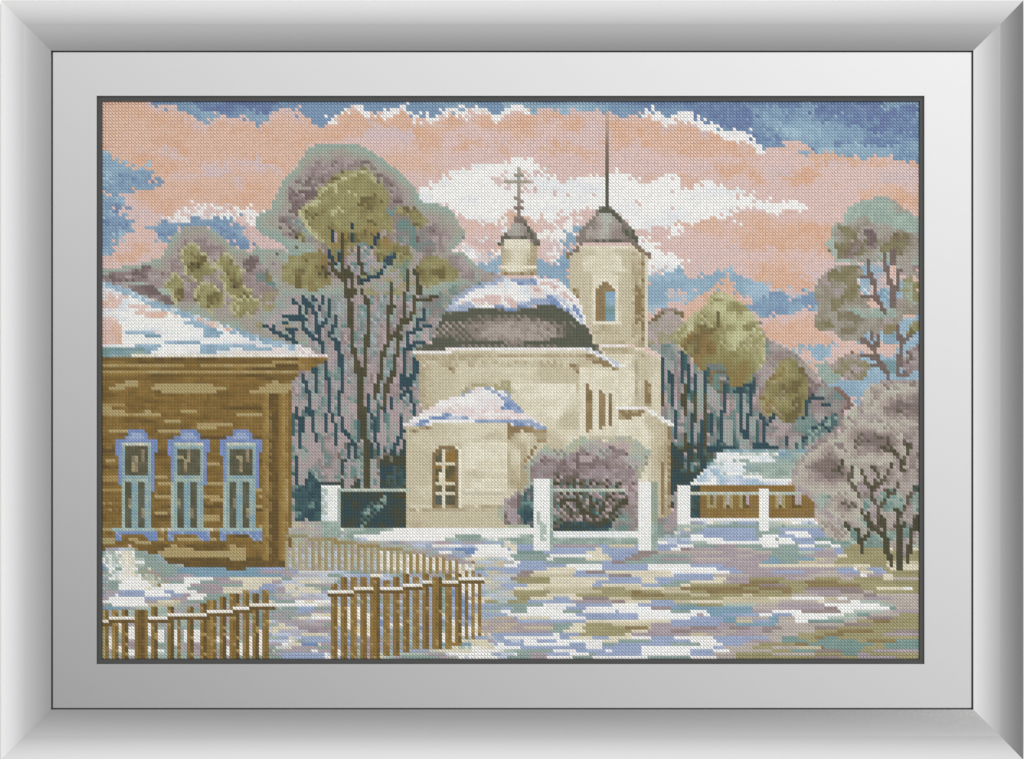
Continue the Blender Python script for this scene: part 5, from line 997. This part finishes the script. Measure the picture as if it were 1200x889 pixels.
for i_, q in enumerate([((320, 190), (325, 110), (350, 70), (400, 60), (435, 95), (410, 180)), ((365, 170), (400, 110), (480, 78), (565, 85), (565, 240), (430, 245)), ((240, 300), (250, 220), (380, 225), (495, 245), (505, 370), (400, 410), (270, 375)),
                        ((38, 470), (60, 410), (110, 350), (190, 300), (265, 380), (330, 440), (270, 530), (150, 530), (60, 500)), ((120, 600), (190, 640), (275, 690), (250, 740), (180, 710), (140, 650)), ((182, 590), (225, 520), (310, 535), (335, 600), (295, 645), (215, 645))]):
    lb = c & pmask(T('B', *q), 2, 20+i_)
    put(lb, [(194, 194, 180), (190, 184, 172), (182, 170, 162), (166, 152, 146), (148, 134, 130), (132, 118, 114), (140, 126, 120)], edge(lb, 7)*.95+(N(3, 3, 230+i_)-.5)*.35, SH, .3)
for x_, y_, r_ in [(390, 280, 26), (320, 300, 34), (490, 180, 24), (225, 415, 26), (265, 450, 26), (270, 572, 34), (300, 330, 18)]:
    put(c & (np.hypot(GX-(920+x_/3.556), (GY-(430+y_/3.556))*1.4) < r_/3.556) & (HASH2 > .45), [(104, 100, 84), (122, 112, 100)])
speck(c, (194, 184, 176), .4, 3, 3, 12); speck(c, (132, 120, 112), .32, 3, 3, 13)
for pts in [[(1015, 300), (1030, 370), (1080, 420), (1100, 490)], [(980, 360), (1040, 380)], [(1100, 320), (1130, 350), (1110, 430), (1090, 490)], [(1150, 340), (1120, 370)], [(870, 490), (890, 550), (930, 590), (925, 640), (960, 690), (970, 800)],
            [(1035, 455), (1000, 530), (940, 590)], [(930, 460), (960, 510), (940, 570)], [(815, 470), (800, 540), (830, 590), (860, 640)], [(1070, 560), (1050, 620), (1000, 600)], [(900, 730), (920, 780), (960, 830), (1000, 864)], [(1075, 720), (1060, 800), (1080, 864)],
            [(1140, 620), (1110, 700), (1070, 770)], [(860, 700), (900, 770)], [(1010, 640), (970, 700)], [(765, 430), (740, 480), (700, 480)]]:
    line(T('l', *pts), 17, [(104, 98, 76), OLX, (116, 104, 92)], SHT)
for pts, w in [([(840, 100), (860, 160), (875, 230)], 24), ([(910, 120), (880, 150)], 16), ([(900, 50), (930, 100), (980, 120)], 18), ([(980, 20), (1000, 120), (1010, 220), (1040, 290)], 26), ([(1070, 0), (1075, 120), (1085, 180), (1085, 310)], 34), ([(1150, 100), (1145, 190), (1125, 280)], 24), ([(770, 60), (800, 100)], 14), ([(1110, 60), (1080, 120)], 16), ([(1130, 190), (1125, 280)], 24)]:
    line(T('p', *pts), w, [OLX, (92, 88, 66), OLX], SHT)

# ---------------------------------------------------------------- picket fences
# the far fence behind
FF = ('picket_fence#1', 'rail')
put(pmask(T('i', (1120, 770), (1200, 800), 'n', (-40, 60), (130, 60), (130, 150), (-70, 140))), [MAL, LI, GTL, (170, 156, 140)], N(4, 2, 220), GK)
poly(T('m', (1117, 60), (1200, 40), 'n', (130, 140), (600, 180), (960, 280), (960, 330), (880, 340), (520, 340), (0, 320), 'm', (1117, 300)), [(190, 182, 160), LI, GTL, (174, 164, 140), TE], GK, N(3, 3, 221), .4)
n = 0
for k in range(36):
    x = -70+k*37.2
    if x < 130: y0, y1 = 175+max(0, 60-x)*.0, 320
    y0 = 175+max(0, x-130)*.10; y1 = 318+max(0, x-130)*.045
    if x > 620: y0 = 215+(x-620)*.19; y1 = 335
    if x > 985: break
    mm = lmask(T('n', (x, y0), (x, y1)), 15)
    c_ = [(168, 150, 98), (156, 142, 96), (160, 152, 120)] if x > 60 else [(176, 168, 138), (168, 158, 124)]
    if x > 620: c_ = [(158, 134, 80), (150, 126, 76)]
    put(mm, c_, None, ('picket_fence#1', 'picket#%d' % k))
    mm = lmask(T('n', (x+18, y0+25), (x+18, y1-10)), 15)
    put(mm, [CRM, WH, CRM] if x > 440 else [PWL, (196, 188, 168), GTL, LI], None, GK)
line(T('n', (-70, 135), (130, 150), (250, 170), (500, 205), (640, 225)), 18, [(156, 132, 78), (170, 150, 104), (150, 150, 118)], FF)
line(T('n', (640, 225), (800, 245), (960, 285)), 14, [(170, 156, 124), LI], FF)

def picket(f, i, tile, x0, x1, y0, y1, col=None):
    mm = pmask(T(tile, (x0, y0), (x1, y0), (x1, y1), (x0, y1)))
    c0 = x0/4.8+ORG[tile][0]; c1 = x1/4.8+ORG[tile][0]
    put(mm, col or [WM, WM, WD, WX], lin((c0, 0), (c1, 0)), ('picket_fence#%d' % f, 'picket#%d' % i), .7)
    put(mm & (HASH > .9), [WC, WL])
def railw(f, i, tile, pts):
    put(lmask(T(tile, *[(x, y+18) for x, y in pts]), 17), [WX, WD], None, ('picket_fence#%d' % f, 'rail#%d' % i))
    put(lmask(T(tile, *pts), 16), [WH, CC, WH], None, ('picket_fence#%d' % f, 'snow_cap#%d' % i))
# gaps, left fence: pale snow and shade behind the pickets
SP('m', [((42, 550), (320, 540), (480, 520), (700, 480), (990, 450), (990, 830), (42, 830))], [LI, GTL, TE, LI, GT], 70)
for x0, y0, y1, c_ in [(130, 625, 680, CR), (78, 700, 775, SN), (185, 640, 715, SN), (190, 715, 765, LIp), (185, 770, 815, SN), (295, 630, 700, SN), (295, 760, 790, SN), (352, 660, 735, SN), (352, 765, 790, SN), (440, 665, 760, SN), (498, 665, 735, SN), (555, 670, 735, SN), (560, 735, 780, LIp), (625, 700, 730, CR), (680, 700, 740, SN), (735, 690, 720, SN), (735, 725, 760, LIp), (735, 760, 815, SN), (810, 740, 815, SN), (865, 690, 810, SN), (905, 760, 775, SN), (920, 670, 800, SN), (550, 620, 660, [SB, TE]), (480, 620, 660, [SB, TE]), (370, 620, 655, GTp), (920, 540, 660, [SB, TEM]), (800, 600, 690, [TEM, SB]), (730, 600, 690, [TEM, GT]), (130, 760, 795, SN)]:
    rect('m', x0, y0, x0+(34 if x0 in (185, 190, 352, 555, 560, 735, 550, 920) else 18), y1, c_, GK)
LF = [(42, 78, 550), (92, 130, 552), (148, 185, 552), (222, 258, 555), (258, 296, 555), (314, 352, 535), (404, 442, 535), (460, 480, 590), (514, 552, 530), (588, 625, 515), (640, 680, 500), (698, 735, 475), (768, 808, 460), (826, 862, 440), (880, 918, 460), (952, 990, 440)]
for i, (x0, x1, y0) in enumerate(LF): picket(2, i, 'm', x0, x1, y0, 832, [WM, WL, WM, WD] if i % 3 == 1 else ([OLG, WL, WM, WD] if i in (0, 10, 13) else None))
railw(2, 0, 'm', [(42, 622), (85, 622)]); railw(2, 1, 'm', [(92, 600), (215, 600)]); railw(2, 2, 'm', [(297, 600), (415, 600)]); railw(2, 3, 'm', [(428, 580), (635, 580)])
railw(2, 4, 'm', [(645, 562), (785, 562)]); railw(2, 5, 'm', [(795, 543), (875, 543)]); railw(2, 6, 'm', [(880, 524), (1003, 524)])
poly(T('m', (222, 555), (296, 555), (296, 832), (222, 832)), [WM, WD, WX, WM], ('picket_fence#2', 'picket#3'), lin((156, 0), (172, 0)), .4)
# right near fence
for x0, y0, y1, c_ in [(225, 540, 640, CR), (225, 640, 760, PWp), (225, 770, 800, SN), (280, 540, 610, SN), (280, 610, 660, CR), (335, 540, 610, SN), (335, 650, 690, CR), (335, 690, 760, PWp), (280, 690, 760, PWp), (390, 560, 620, SN), (390, 620, 700, CR), (462, 600, 700, PWp), (515, 620, 650, SN), (570, 620, 640, SN), (625, 480, 740, [PW1, GTL]), (680, 620, 720, PWp), (735, 480, 760, [PW1, LI]), (808, 430, 560, GTp), (808, 680, 740, SN), (865, 430, 600, PWp), (865, 600, 720, CR), (918, 410, 460, SN), (918, 460, 640, PWp), (918, 640, 700, SN), (955, 410, 460, SN), (955, 520, 640, PWp), (955, 640, 700, SN), (990, 410, 460, SN), (990, 570, 690, CR), (335, 760, 830, GTp), (390, 700, 830, LIp)]:
    rect('n', x0, y0, x0+18, y1, c_, GK)
RF = [(185, 222, 405, 832), (240, 278, 365, 832), (297, 333, 365, 832), (352, 388, 365, 832), (404, 462, 355, 832), (478, 515, 380, 812), (534, 570, 365, 800), (587, 624, 345, 798), (640, 678, 365, 780), (697, 734, 345, 780), (752, 806, 362, 780), (826, 862, 345, 768), (880, 916, 345, 755), (934, 952, 345, 722), (970, 990, 345, 722), (1008, 1028, 345, 690)]
for i, (x0, x1, y0, y1) in enumerate(RF): picket(3, i, 'n', x0, x1, y0, y1, [WM, WL, WM, WD] if i % 3 == 2 else None)
poly(T('n', (820, 740), (920, 735), (900, 752), (830, 775)), [WL, WM], ('picket_fence#3', 'picket#12'))  # loose piece of the fence rail, grouped with this picket
railw(3, 0, 'n', [(170, 450), (305, 450)]); railw(3, 1, 'n', [(315, 431), (402, 431)]); railw(3, 2, 'n', [(465, 431), (580, 431)]); railw(3, 3, 'n', [(590, 412), (690, 412)]); railw(3, 4, 'n', [(697, 394), (748, 394)])
railw(3, 5, 'n', [(808, 394), (895, 394)]); railw(3, 6, 'n', [(903, 375), (1040, 375)])
line(T('n', (408, 355), (458, 355)), 16, [WH, CC], ('picket_fence#3', 'snow_cap#9'))

# ---------------------------------------------------------------- neighbouring shades run into each other a little, threads are muted
def shift(a, dy, dx_): return np.roll(np.roll(a, dy, 0), dx_, 1)
acc = IMG.copy(); cnt = np.ones((NY, NX, 1))
for dy, dx_ in ((0, 1), (0, -1), (1, 0), (-1, 0)):
    same = ((KEY == shift(KEY, dy, dx_)) & (abs(IMG-shift(IMG, dy, dx_)).sum(2) < 62))[..., None]
    if dy: same = same & (KEY != key(*GK))[..., None]
    acc += np.where(same, shift(IMG, dy, dx_), 0); cnt += same
IMG = IMG*.55+acc/cnt*.45
lum = (IMG*np.array([.3, .59, .11])).sum(2, keepdims=True)
IMG = lum+(IMG-lum)*.93
woody = np.isin(KEY, [i for i, k in enumerate(KEYS) if k[0].split('#')[0] in ('tree', 'bush', 'shrub')])
IMG[woody] = 255*(IMG[woody]/255)**1.13
FRAME_V = .62
MAT_V = .62
THREAD_GAIN = 1.17
GAP_SHADE = (.17, .167, .165)
LAMP_E = 40
ENV_SX = 1.3
ENV_A = [(-1, 1.4), (-.978, 1.36), (-.79, .85), (-.7, 1.0), (-.55, 1.32), (-.45, 1.1), (-.276, .70), (.276, .84), (.53, .49), (.62, .5), (.72, .66), (.788, .66), (.978, .3), (1, .28)]
ENV_V = [(-1, 1.3), (-.968, 1.27), (-.76, .79), (-.6, .41), (-.566, .42), (-.317, .78), (-.24, .68), (-.17, .68), (.17, 1.32), (.24, 1.1), (.3, .8), (.566, .42), (.6, .41), (.76, .79), (.968, 1.27), (1, 1.3)]
# ------------------------------------------------------------------
# The framed embroidery in 3D.  One chart unit = 0.47 mm.
# ------------------------------------------------------------------
import bpy
S = 0.00047
CZ = 1.5                                     # height of the middle of the picture above the floor
scene = bpy.context.scene
COL = scene.collection

def P3(px, py, h=0.0):
    """chart position and height towards the viewer -> world"""
    return ((px-600)*S, -h*S, (444.5-py)*S+CZ)

def s2l(c):
    c = np.asarray(c, float)/255.
    return np.where(c <= .04045, c/12.92, ((c+.055)/1.055)**2.4)

def new_mat(name):
    m = bpy.data.materials.new(name); m.use_nodes = True
    nt = m.node_tree; b = nt.nodes['Principled BSDF']
    return m, nt, b

def metal_mat(name, val, rough, noise_amt=.03, metallic=1.0, tint=(1, 1, 1)):
    m, nt, b = new_mat(name)
    tc = nt.nodes.new('ShaderNodeTexCoord'); mp = nt.nodes.new('ShaderNodeMapping')
    mp.inputs['Scale'].default_value = (900, 900, 900)
    n = nt.nodes.new('ShaderNodeTexNoise'); n.inputs['Scale'].default_value = 1.0; n.inputs['Detail'].default_value = 3
    nt.links.new(tc.outputs['Object'], mp.inputs['Vector']); nt.links.new(mp.outputs['Vector'], n.inputs['Vector'])
    r = nt.nodes.new('ShaderNodeMapRange'); r.inputs['To Min'].default_value = rough-noise_amt; r.inputs['To Max'].default_value = rough+noise_amt
    nt.links.new(n.outputs['Fac'], r.inputs['Value']); nt.links.new(r.outputs['Result'], b.inputs['Roughness'])
    b.inputs['Base Color'].default_value = (val*tint[0], val*tint[1], val*tint[2], 1); b.inputs['Metallic'].default_value = metallic
    return m

MFRAME = metal_mat('satin_silver_moulding', FRAME_V, .15)
MMAT = metal_mat('silver_mat_card', MAT_V, .12)
MFIL = metal_mat('dark_inner_mat', .072, .6, .05, 0.0)
MFIL.node_tree.nodes['Principled BSDF'].inputs['Specular IOR Level'].default_value = .15
MGAP = metal_mat('gap_shadow_black', .03, .5, .05, 0.0)

mt, nt, b = new_mat('cotton_thread')
at = nt.nodes.new('ShaderNodeAttribute'); at.attribute_name = 'thread'
tc = nt.nodes.new('ShaderNodeTexCoord'); wn = nt.nodes.new('ShaderNodeTexNoise'); wn.inputs['Scale'].default_value = 900; wn.inputs['Detail'].default_value = 2
nt.links.new(tc.outputs['Object'], wn.inputs['Vector'])
mr = nt.nodes.new('ShaderNodeMapRange'); mr.inputs['To Min'].default_value = .9; mr.inputs['To Max'].default_value = 1.1
nt.links.new(wn.outputs['Fac'], mr.inputs['Value'])
mx = nt.nodes.new('ShaderNodeVectorMath'); mx.operation = 'SCALE'
nt.links.new(at.outputs['Color'], mx.inputs[0]); nt.links.new(mr.outputs['Result'], mx.inputs['Scale'])
nt.links.new(mx.outputs['Vector'], b.inputs['Base Color'])
b.inputs['Roughness'].default_value = .7; b.inputs['Specular IOR Level'].default_value = .25
b.inputs['Sheen Weight'].default_value = 0.05
MTHREAD = mt

mw, nt, b = new_mat('white_wall')
b.inputs['Base Color'].default_value = (.85, .85, .84, 1); b.inputs['Roughness'].default_value = .9
n = nt.nodes.new('ShaderNodeTexNoise'); n.inputs['Scale'].default_value = 300
bp = nt.nodes.new('ShaderNodeBump'); bp.inputs['Strength'].default_value = .1; bp.inputs['Distance'].default_value = .001
nt.links.new(n.outputs['Fac'], bp.inputs['Height']); nt.links.new(bp.outputs['Normal'], b.inputs['Normal'])

def mesh_obj(name, verts, faces, mat, parent=None, smooth=False):
    me = bpy.data.meshes.new(name); me.from_pydata([tuple(v) for v in verts], [], faces); me.update()
    me.materials.append(mat)
    if smooth:
        for p in me.polygons: p.use_smooth = True
    o = bpy.data.objects.new(name, me); COL.objects.link(o)
    if parent is not None:
        o.parent = parent; o.matrix_parent_inverse = parent.matrix_world.inverted()
    return o

# ---- the thing itself
root = bpy.data.objects.new('framed_embroidery', None); COL.objects.link(root)
root.location = P3(600, 889, -14); root.empty_display_size = .05
root['label'] = 'cross stitch winter church scene in a wide silver frame with a pale grey mat'
root['category'] = 'framed picture'
bpy.context.view_layer.update()

# ---- moulding: profile over the width of the rail (0 outer .. 1 inner), slopes in degrees
OX0, OX1, OY0, OY1, RW = 1.2, 1199.2, .8, 889.6, 59.6
prof = []; h = 0.0; nseg = 48
def slope(t):
    if t < .5: return 34-(34-21)*t/.5
    return -(13+(21-13)*(t-.5)/.5)
for i in range(nseg+1):
    t = i/nseg; prof.append((t*RW, h)); h += math.tan(math.radians(slope(t+.5/nseg)))*RW/nseg
hin = prof[-1][1]
prof = [(0, -14.0), (0, -.4)]+prof+[(RW+.02, hin-1), (RW+.02, -.2)]
def rail(side):
    """mitred rail; verts run along two ends"""
    v = []; f = []
    for d, z in prof:
        x0, x1, y0, y1 = OX0+d, OX1-d, OY0+d, OY1-d
        a, b_ = {'top': ((x0, y0), (x1, y0)), 'bottom': ((x1, y1), (x0, y1)), 'left': ((x0, y1), (x0, y0)), 'right': ((x1, y0), (x1, y1))}[side]
        v += [P3(a[0], a[1], z), P3(b_[0], b_[1], z)]
    n = len(prof)
    for i in range(n-1): f.append((2*i, 2*i+2, 2*i+3, 2*i+1))
    f.append((0, 1, 2*n-1, 2*n-2))
    f.append(tuple(range(0, 2*n, 2))[::-1]); f.append(tuple(range(1, 2*n, 2)))
    o = mesh_obj('frame_rail', v, f, MFRAME, root)
    for p in o.data.polygons[1:n-2]: p.use_smooth = len(p.vertices) == 4
    o.data.polygons[-1].use_smooth = False; o.data.polygons[-2].use_smooth = False
    for e in o.data.edges:
        a, b2 = e.vertices
        if (a//2 == b2//2 and a//2 in (1, 2, n-2, n-3, 2+nseg//2)): e.use_edge_sharp = True
    return o
for sd, lb in (('top', 'silver upper rail, pale along its outer edge'), ('right', 'silver right rail, darkest along its outer edge'), ('bottom', 'silver lower rail, pale along its outer edge'), ('left', 'silver left rail, almost white along its outer edge')):
    rail(sd)['label'] = lb

def ring(name, x0, y0, x1, y1, xi0, yi0, xi1, yi1, top, bot, mat, bev=.0):
    """flat board with a rectangular opening and real thickness"""
    o4 = [(x0, y0), (x1, y0), (x1, y1), (x0, y1)]; i4 = [(xi0, yi0), (xi1, yi0), (xi1, yi1), (xi0, yi1)]
    b4 = [(xi0+bev, yi0+bev), (xi1-bev, yi0+bev), (xi1-bev, yi1-bev), (xi0+bev, yi1-bev)]
    v = [P3(x, y, top) for x, y in o4]+[P3(x, y, top) for x, y in i4]+[P3(x, y, bot) for x, y in b4]+[P3(x, y, bot) for x, y in o4]
    f = []
    for i in range(4):
        j = (i+1) % 4
        f += [(i, 4+i, 4+j, j), (4+i, 8+i, 8+j, 4+j), (8+i, 12+i, 12+j, 8+j), (12+i, i, j, 12+j)]
    return mesh_obj(name, v, f, mat, root)
i0x, i1x, i0y, i1y = OX0+RW, OX1-RW, OY0+RW, OY1-RW
ring('gap_shadow_strip', i0x-3, i0y-3, i1x+3, i1y+3, i0x+1.15, i0y+1.15, i1x-1.15, i1y-1.15, .4, -.5, MGAP)  # added dark strip, draws the shadow line between frame and mat
ring('mat_board', i0x-3, i0y-3, i1x+3, i1y+3, 113.2, 112.4, 1083.4, 777.6, -.55, -3.4, MMAT)['label'] = 'smooth pale grey mat board, brightest at its upper right corner'
ring('inner_mat', 108, 108, 1088, 783, 118.4, 118.2, 1078.4, 772.6, -3.45, -6.2, MFIL)['label'] = 'narrow charcoal inner mat'
mesh_obj('backing_board', [P3(x, y, z) for z in (-11, -13) for x, y in ((OX0+4, OY0+4), (OX1-4, OY0+4), (OX1-4, OY1-4), (OX0+4, OY1-4))],
         [(0, 1, 2, 3), (7, 6, 5, 4), (0, 4, 5, 1), (1, 5, 6, 2), (2, 6, 7, 3), (3, 7, 4, 0)], mw, root)

# ---- stitches
def leg(p, q, w, z0, z1, bow):
    """one padded leg of a cross from p to q in cell units: returns verts (x, y, h), faces, normals smooth"""
    (x0, y0), (x1, y1) = p, q
    dx, dy = x1-x0, y1-y0; L = math.hypot(dx, dy); ux, uy = dx/L, dy/L; nx, ny = -uy, ux
    v = []
    for t, wi, zz in ((0, .45, z0), (.25, .95, z0+(z1-z0)*.75), (.5, 1, z1), (.75, .95, z0+(z1-z0)*.75), (1, .45, z0)):
        cx, cy = x0+dx*t, y0+dy*t
        v += [(cx-nx*w*wi, cy-ny*w*wi, zz-.16), (cx, cy, zz), (cx+nx*w*wi, cy+ny*w*wi, zz-.16)]
    f = []
    for i in range(4):
        a = 3*i
        f += [(a, a+3, a+4, a+1), (a+1, a+4, a+5, a+2)]
    return v, f
va, fa = leg((.08, .92), (.92, .08), .22, -.04, .10, 0)      # under leg  /
vb, fb = leg((.0, .0), (1.0, 1.0), .27, .08, .38, 0)      # top leg    \
base = [(0, 0, -.22), (1, 0, -.22), (1, 1, -.22), (0, 1, -.22)]
TV = np.array(base+va+vb); TF = [(0, 3, 2, 1)]+[tuple(i+4 for i in q) for q in fa]+[tuple(i+4+len(va) for i in q) for q in fb]
TF = np.array(TF)
ZB = -7.0
LIN = np.clip(s2l(np.clip(IMG, 0, 255))*THREAD_GAIN, 0, .95)
def grade(lin): return lin

def stitch_mesh(name, cells):
    iy, ix = cells; n = len(ix); nv = len(TV); nf = len(TF)
    r = np.random.RandomState(n)
    jx = (r.rand(n, 1)-.5)*.05; jz = (r.rand(n, 1)-.5)*.05
    w = np.ones(nv); w[:4] = 0
    X = PX0+(ix[:, None]+TV[None, :, 0]+jx*w)*CW; Y = PY0+(iy[:, None]+TV[None, :, 1]+jx*w)*CH
    Z = ZB+(TV[None, :, 2]+jz*w)*CW
    co = np.stack([(X-600)*S, -Z*S, (444.5-Y)*S+CZ], -1).reshape(-1, 3)
    co -= np.array(root.location)
    fc = (TF[None]+np.arange(n)[:, None, None]*nv).reshape(-1)
    me = bpy.data.meshes.new(name)
    me.vertices.add(n*nv); me.vertices.foreach_set('co', co.ravel().astype(np.float32))
    me.loops.add(len(fc)); me.loops.foreach_set('vertex_index', fc.astype(np.int32))
    me.polygons.add(n*nf); me.polygons.foreach_set('loop_start', (np.arange(n*nf)*4).astype(np.int32))
    me.polygons.foreach_set('use_smooth', np.tile(np.array([False]+[True]*(nf-1)), n))
    me.update(calc_edges=True)
    c = LIN[iy, ix]*(1+(r.rand(n, 1)-.5)*.06)
    cv = np.repeat(c[:, None, :], nv, 1)
    cv[:, :4] = cv[:, :4]*.25+np.array(GAP_SHADE)*.75       # cotton ground darkened to grey, painting the shade in the gaps between threads
    c4 = np.concatenate([cv.reshape(-1, 3), np.ones((n*nv, 1))], 1).astype(np.float32)
    a = me.color_attributes.new('thread', 'FLOAT_COLOR', 'POINT'); a.data.foreach_set('color', c4.ravel())
    me.materials.append(MTHREAD)
    return me

MAIN = {'church': 'wall', 'log_house': 'wall', 'barn': 'wall', 'tree': 'crown', 'bush': 'crown', 'shrub': 'crown', 'picket_fence': 'rail'}
LAB = {
    'sky': 'blue winter sky with dusky streaks', 'cloud': 'peach, pink and white clouds', 'ground': 'snowy yard in lilac, blue, cream and brown stripes',
    'church': 'cream church behind the pillars', 'log_house': 'brown log house under a snowy roof', 'barn': 'low orange-brown shed with a snowy roof',
    'shrub': 'mauve grey shrub at the right edge', 'churchyard_wall': 'low white snow-topped wall between pillars', 'snow_heap': 'white snow heap at the house corner',
    'tree': 'tall bare tree with an olive crown', 'tree#2': 'dark twiggy tree beside the house roof', 'tree#3': 'small olive trees above the roof', 'tree#4': 'pale olive tree right of the church',
    'tree#5': 'round olive tree above the shed', 'tree#6': 'thin grey-green tree in the upper right', 'bush': 'mauve bush in front of the church', 'bush#2': 'small mauve bush by the porch',
    'picket_fence#1': 'pale far picket fence', 'picket_fence#2': 'brown near fence at the left', 'picket_fence#3': 'brown near fence in the middle'}
groups = {}
for ki, (part, sub) in enumerate(KEYS):
    cells = np.nonzero(KEY == ki)
    if len(cells[0]) == 0: continue
    pb = part.split('#')[0]
    if sub is not None and MAIN.get(pb) == sub.split('#')[0]: sub = None
    groups.setdefault(part, {}).setdefault(sub, []).append(cells)
cat = lambda L_: (np.concatenate([c[0] for c in L_]), np.concatenate([c[1] for c in L_]))
for part, subs in groups.items():
    pb = part.split('#')[0]
    if None not in subs:                      # promote the largest piece
        big = max(subs, key=lambda s_: sum(len(c[0]) for c in subs[s_])); subs[None] = subs.pop(big)
    po = bpy.data.objects.new(pb, stitch_mesh(pb, cat(subs.pop(None)))); COL.objects.link(po); po.parent = root
    if part in LAB: po['label'] = LAB[part]
    for sub, cl in subs.items():
        sb = sub.split('#')[0]
        cc = cat(cl)
        so = bpy.data.objects.new(sb, stitch_mesh(sb, cc)); COL.objects.link(so); so.parent = po
        if sub in LAB: so['label'] = LAB[sub]

# ---- wall behind
wv = [(-3, 14*S, -.0), (3, 14*S, 0), (3, 14*S, 3), (-3, 14*S, 3)]
wo = mesh_obj('wall', wv+[(x, y+.1, z) for x, y, z in wv], [(0, 1, 2, 3), (7, 6, 5, 4), (0, 4, 5, 1), (1, 5, 6, 2), (2, 6, 7, 3), (3, 7, 4, 0)], mw)
wo['kind'] = 'structure'; wo['label'] = 'plain white wall behind the frame'

# ---- made-up gradient world, shaped so the metal reflects pale and dark bands
w = bpy.data.worlds.new('World'); scene.world = w; w.use_nodes = True
nt = w.node_tree; bg = nt.nodes['Background']
tc = nt.nodes.new('ShaderNodeTexCoord'); sp = nt.nodes.new('ShaderNodeSeparateXYZ')
nt.links.new(tc.outputs['Generated'], sp.inputs[0])
def curve(src, pts):
    c = nt.nodes.new('ShaderNodeFloatCurve'); cv = c.mapping.curves[0]
    mr_ = nt.nodes.new('ShaderNodeMapRange'); mr_.inputs['From Min'].default_value = -1; mr_.inputs['From Max'].default_value = 1
    nt.links.new(src, mr_.inputs['Value']); nt.links.new(mr_.outputs['Result'], c.inputs['Value'])
    q = [((x+1)/2, y/2) for x, y in pts]
    cv.points[0].location = q[0]; cv.points[1].location = q[-1]
    for p in q[1:-1]: cv.points.new(*p)
    for p in cv.points: p.handle_type = 'VECTOR'
    c.mapping.update()
    return c.outputs['Value']
def mth(op, a, b_=None, c_=None):
    n_ = nt.nodes.new('ShaderNodeMath'); n_.operation = op
    for i, z in enumerate((a, b_, c_)):
        if z is None: continue
        if hasattr(z, 'links'): nt.links.new(z, n_.inputs[i])
        else: n_.inputs[i].default_value = z
    return n_.outputs[0]
dx, dz = sp.outputs['X'], sp.outputs['Z']
A = curve(dx, ENV_A)
V = curve(dz, ENV_V)
Cx = curve(dx, [(-1, .0), (-.2, .5-.15), (.2, .5+.15), (1, .5)])
wgt = curve(dx, [(-1, 1), (-.26, 1), (-.21, 0), (.21, 0), (.26, 1), (1, 1)])
# inside the middle band: V(dz) modulated by a slow left-right slope
fall = curve(dz, [(-1, 0), (-.28, 0), (-.18, 1), (.18, 1), (.28, 0), (1, 0)])
slope_x = mth('MULTIPLY', mth('MULTIPLY', dx, ENV_SX), fall)   # fall carries half weight
inner = mth('ADD', V, slope_x)
e = mth('ADD', mth('MULTIPLY', mth('MULTIPLY', A, 2.0), mth('MULTIPLY', wgt, 2.0)), mth('MULTIPLY', mth('MULTIPLY', inner, 2.0), mth('SUBTRACT', 1.0, mth('MULTIPLY', wgt, 2.0))))
nt.links.new(e, bg.inputs['Strength']); bg.inputs['Color'].default_value = (1, 1, 1, 1)

# unseen soft lamp, added high on the right to brighten the threads
ld = bpy.data.lights.new('thread_fill_lamp', 'AREA'); ld.shape = 'SQUARE'; ld.size = .7; ld.energy = LAMP_E; ld.color = (1, .99, .97)
lo = bpy.data.objects.new('thread_fill_lamp', ld); COL.objects.link(lo); lo.location = (1.5, -2.2, CZ+1.5)
import mathutils
lo.rotation_euler = (mathutils.Vector((0, 0, CZ))-lo.location).to_track_quat('-Z', 'Y').to_euler()

# ---- camera
D = 1.45
cd = bpy.data.cameras.new('camera'); cam = bpy.data.objects.new('camera', cd); COL.objects.link(cam)
cam.location = (0, -D, CZ); cam.rotation_euler = (math.radians(90), 0, 0)
cd.sensor_fit = 'HORIZONTAL'; cd.sensor_width = 36; cd.lens = 36*D/(1200*S); cd.clip_start = .05; cd.clip_end = 50
scene.camera = cam
scene.view_settings.view_transform = 'Standard'; scene.view_settings.look = 'None'
scene.view_settings.exposure = 0; scene.view_settings.gamma = 1
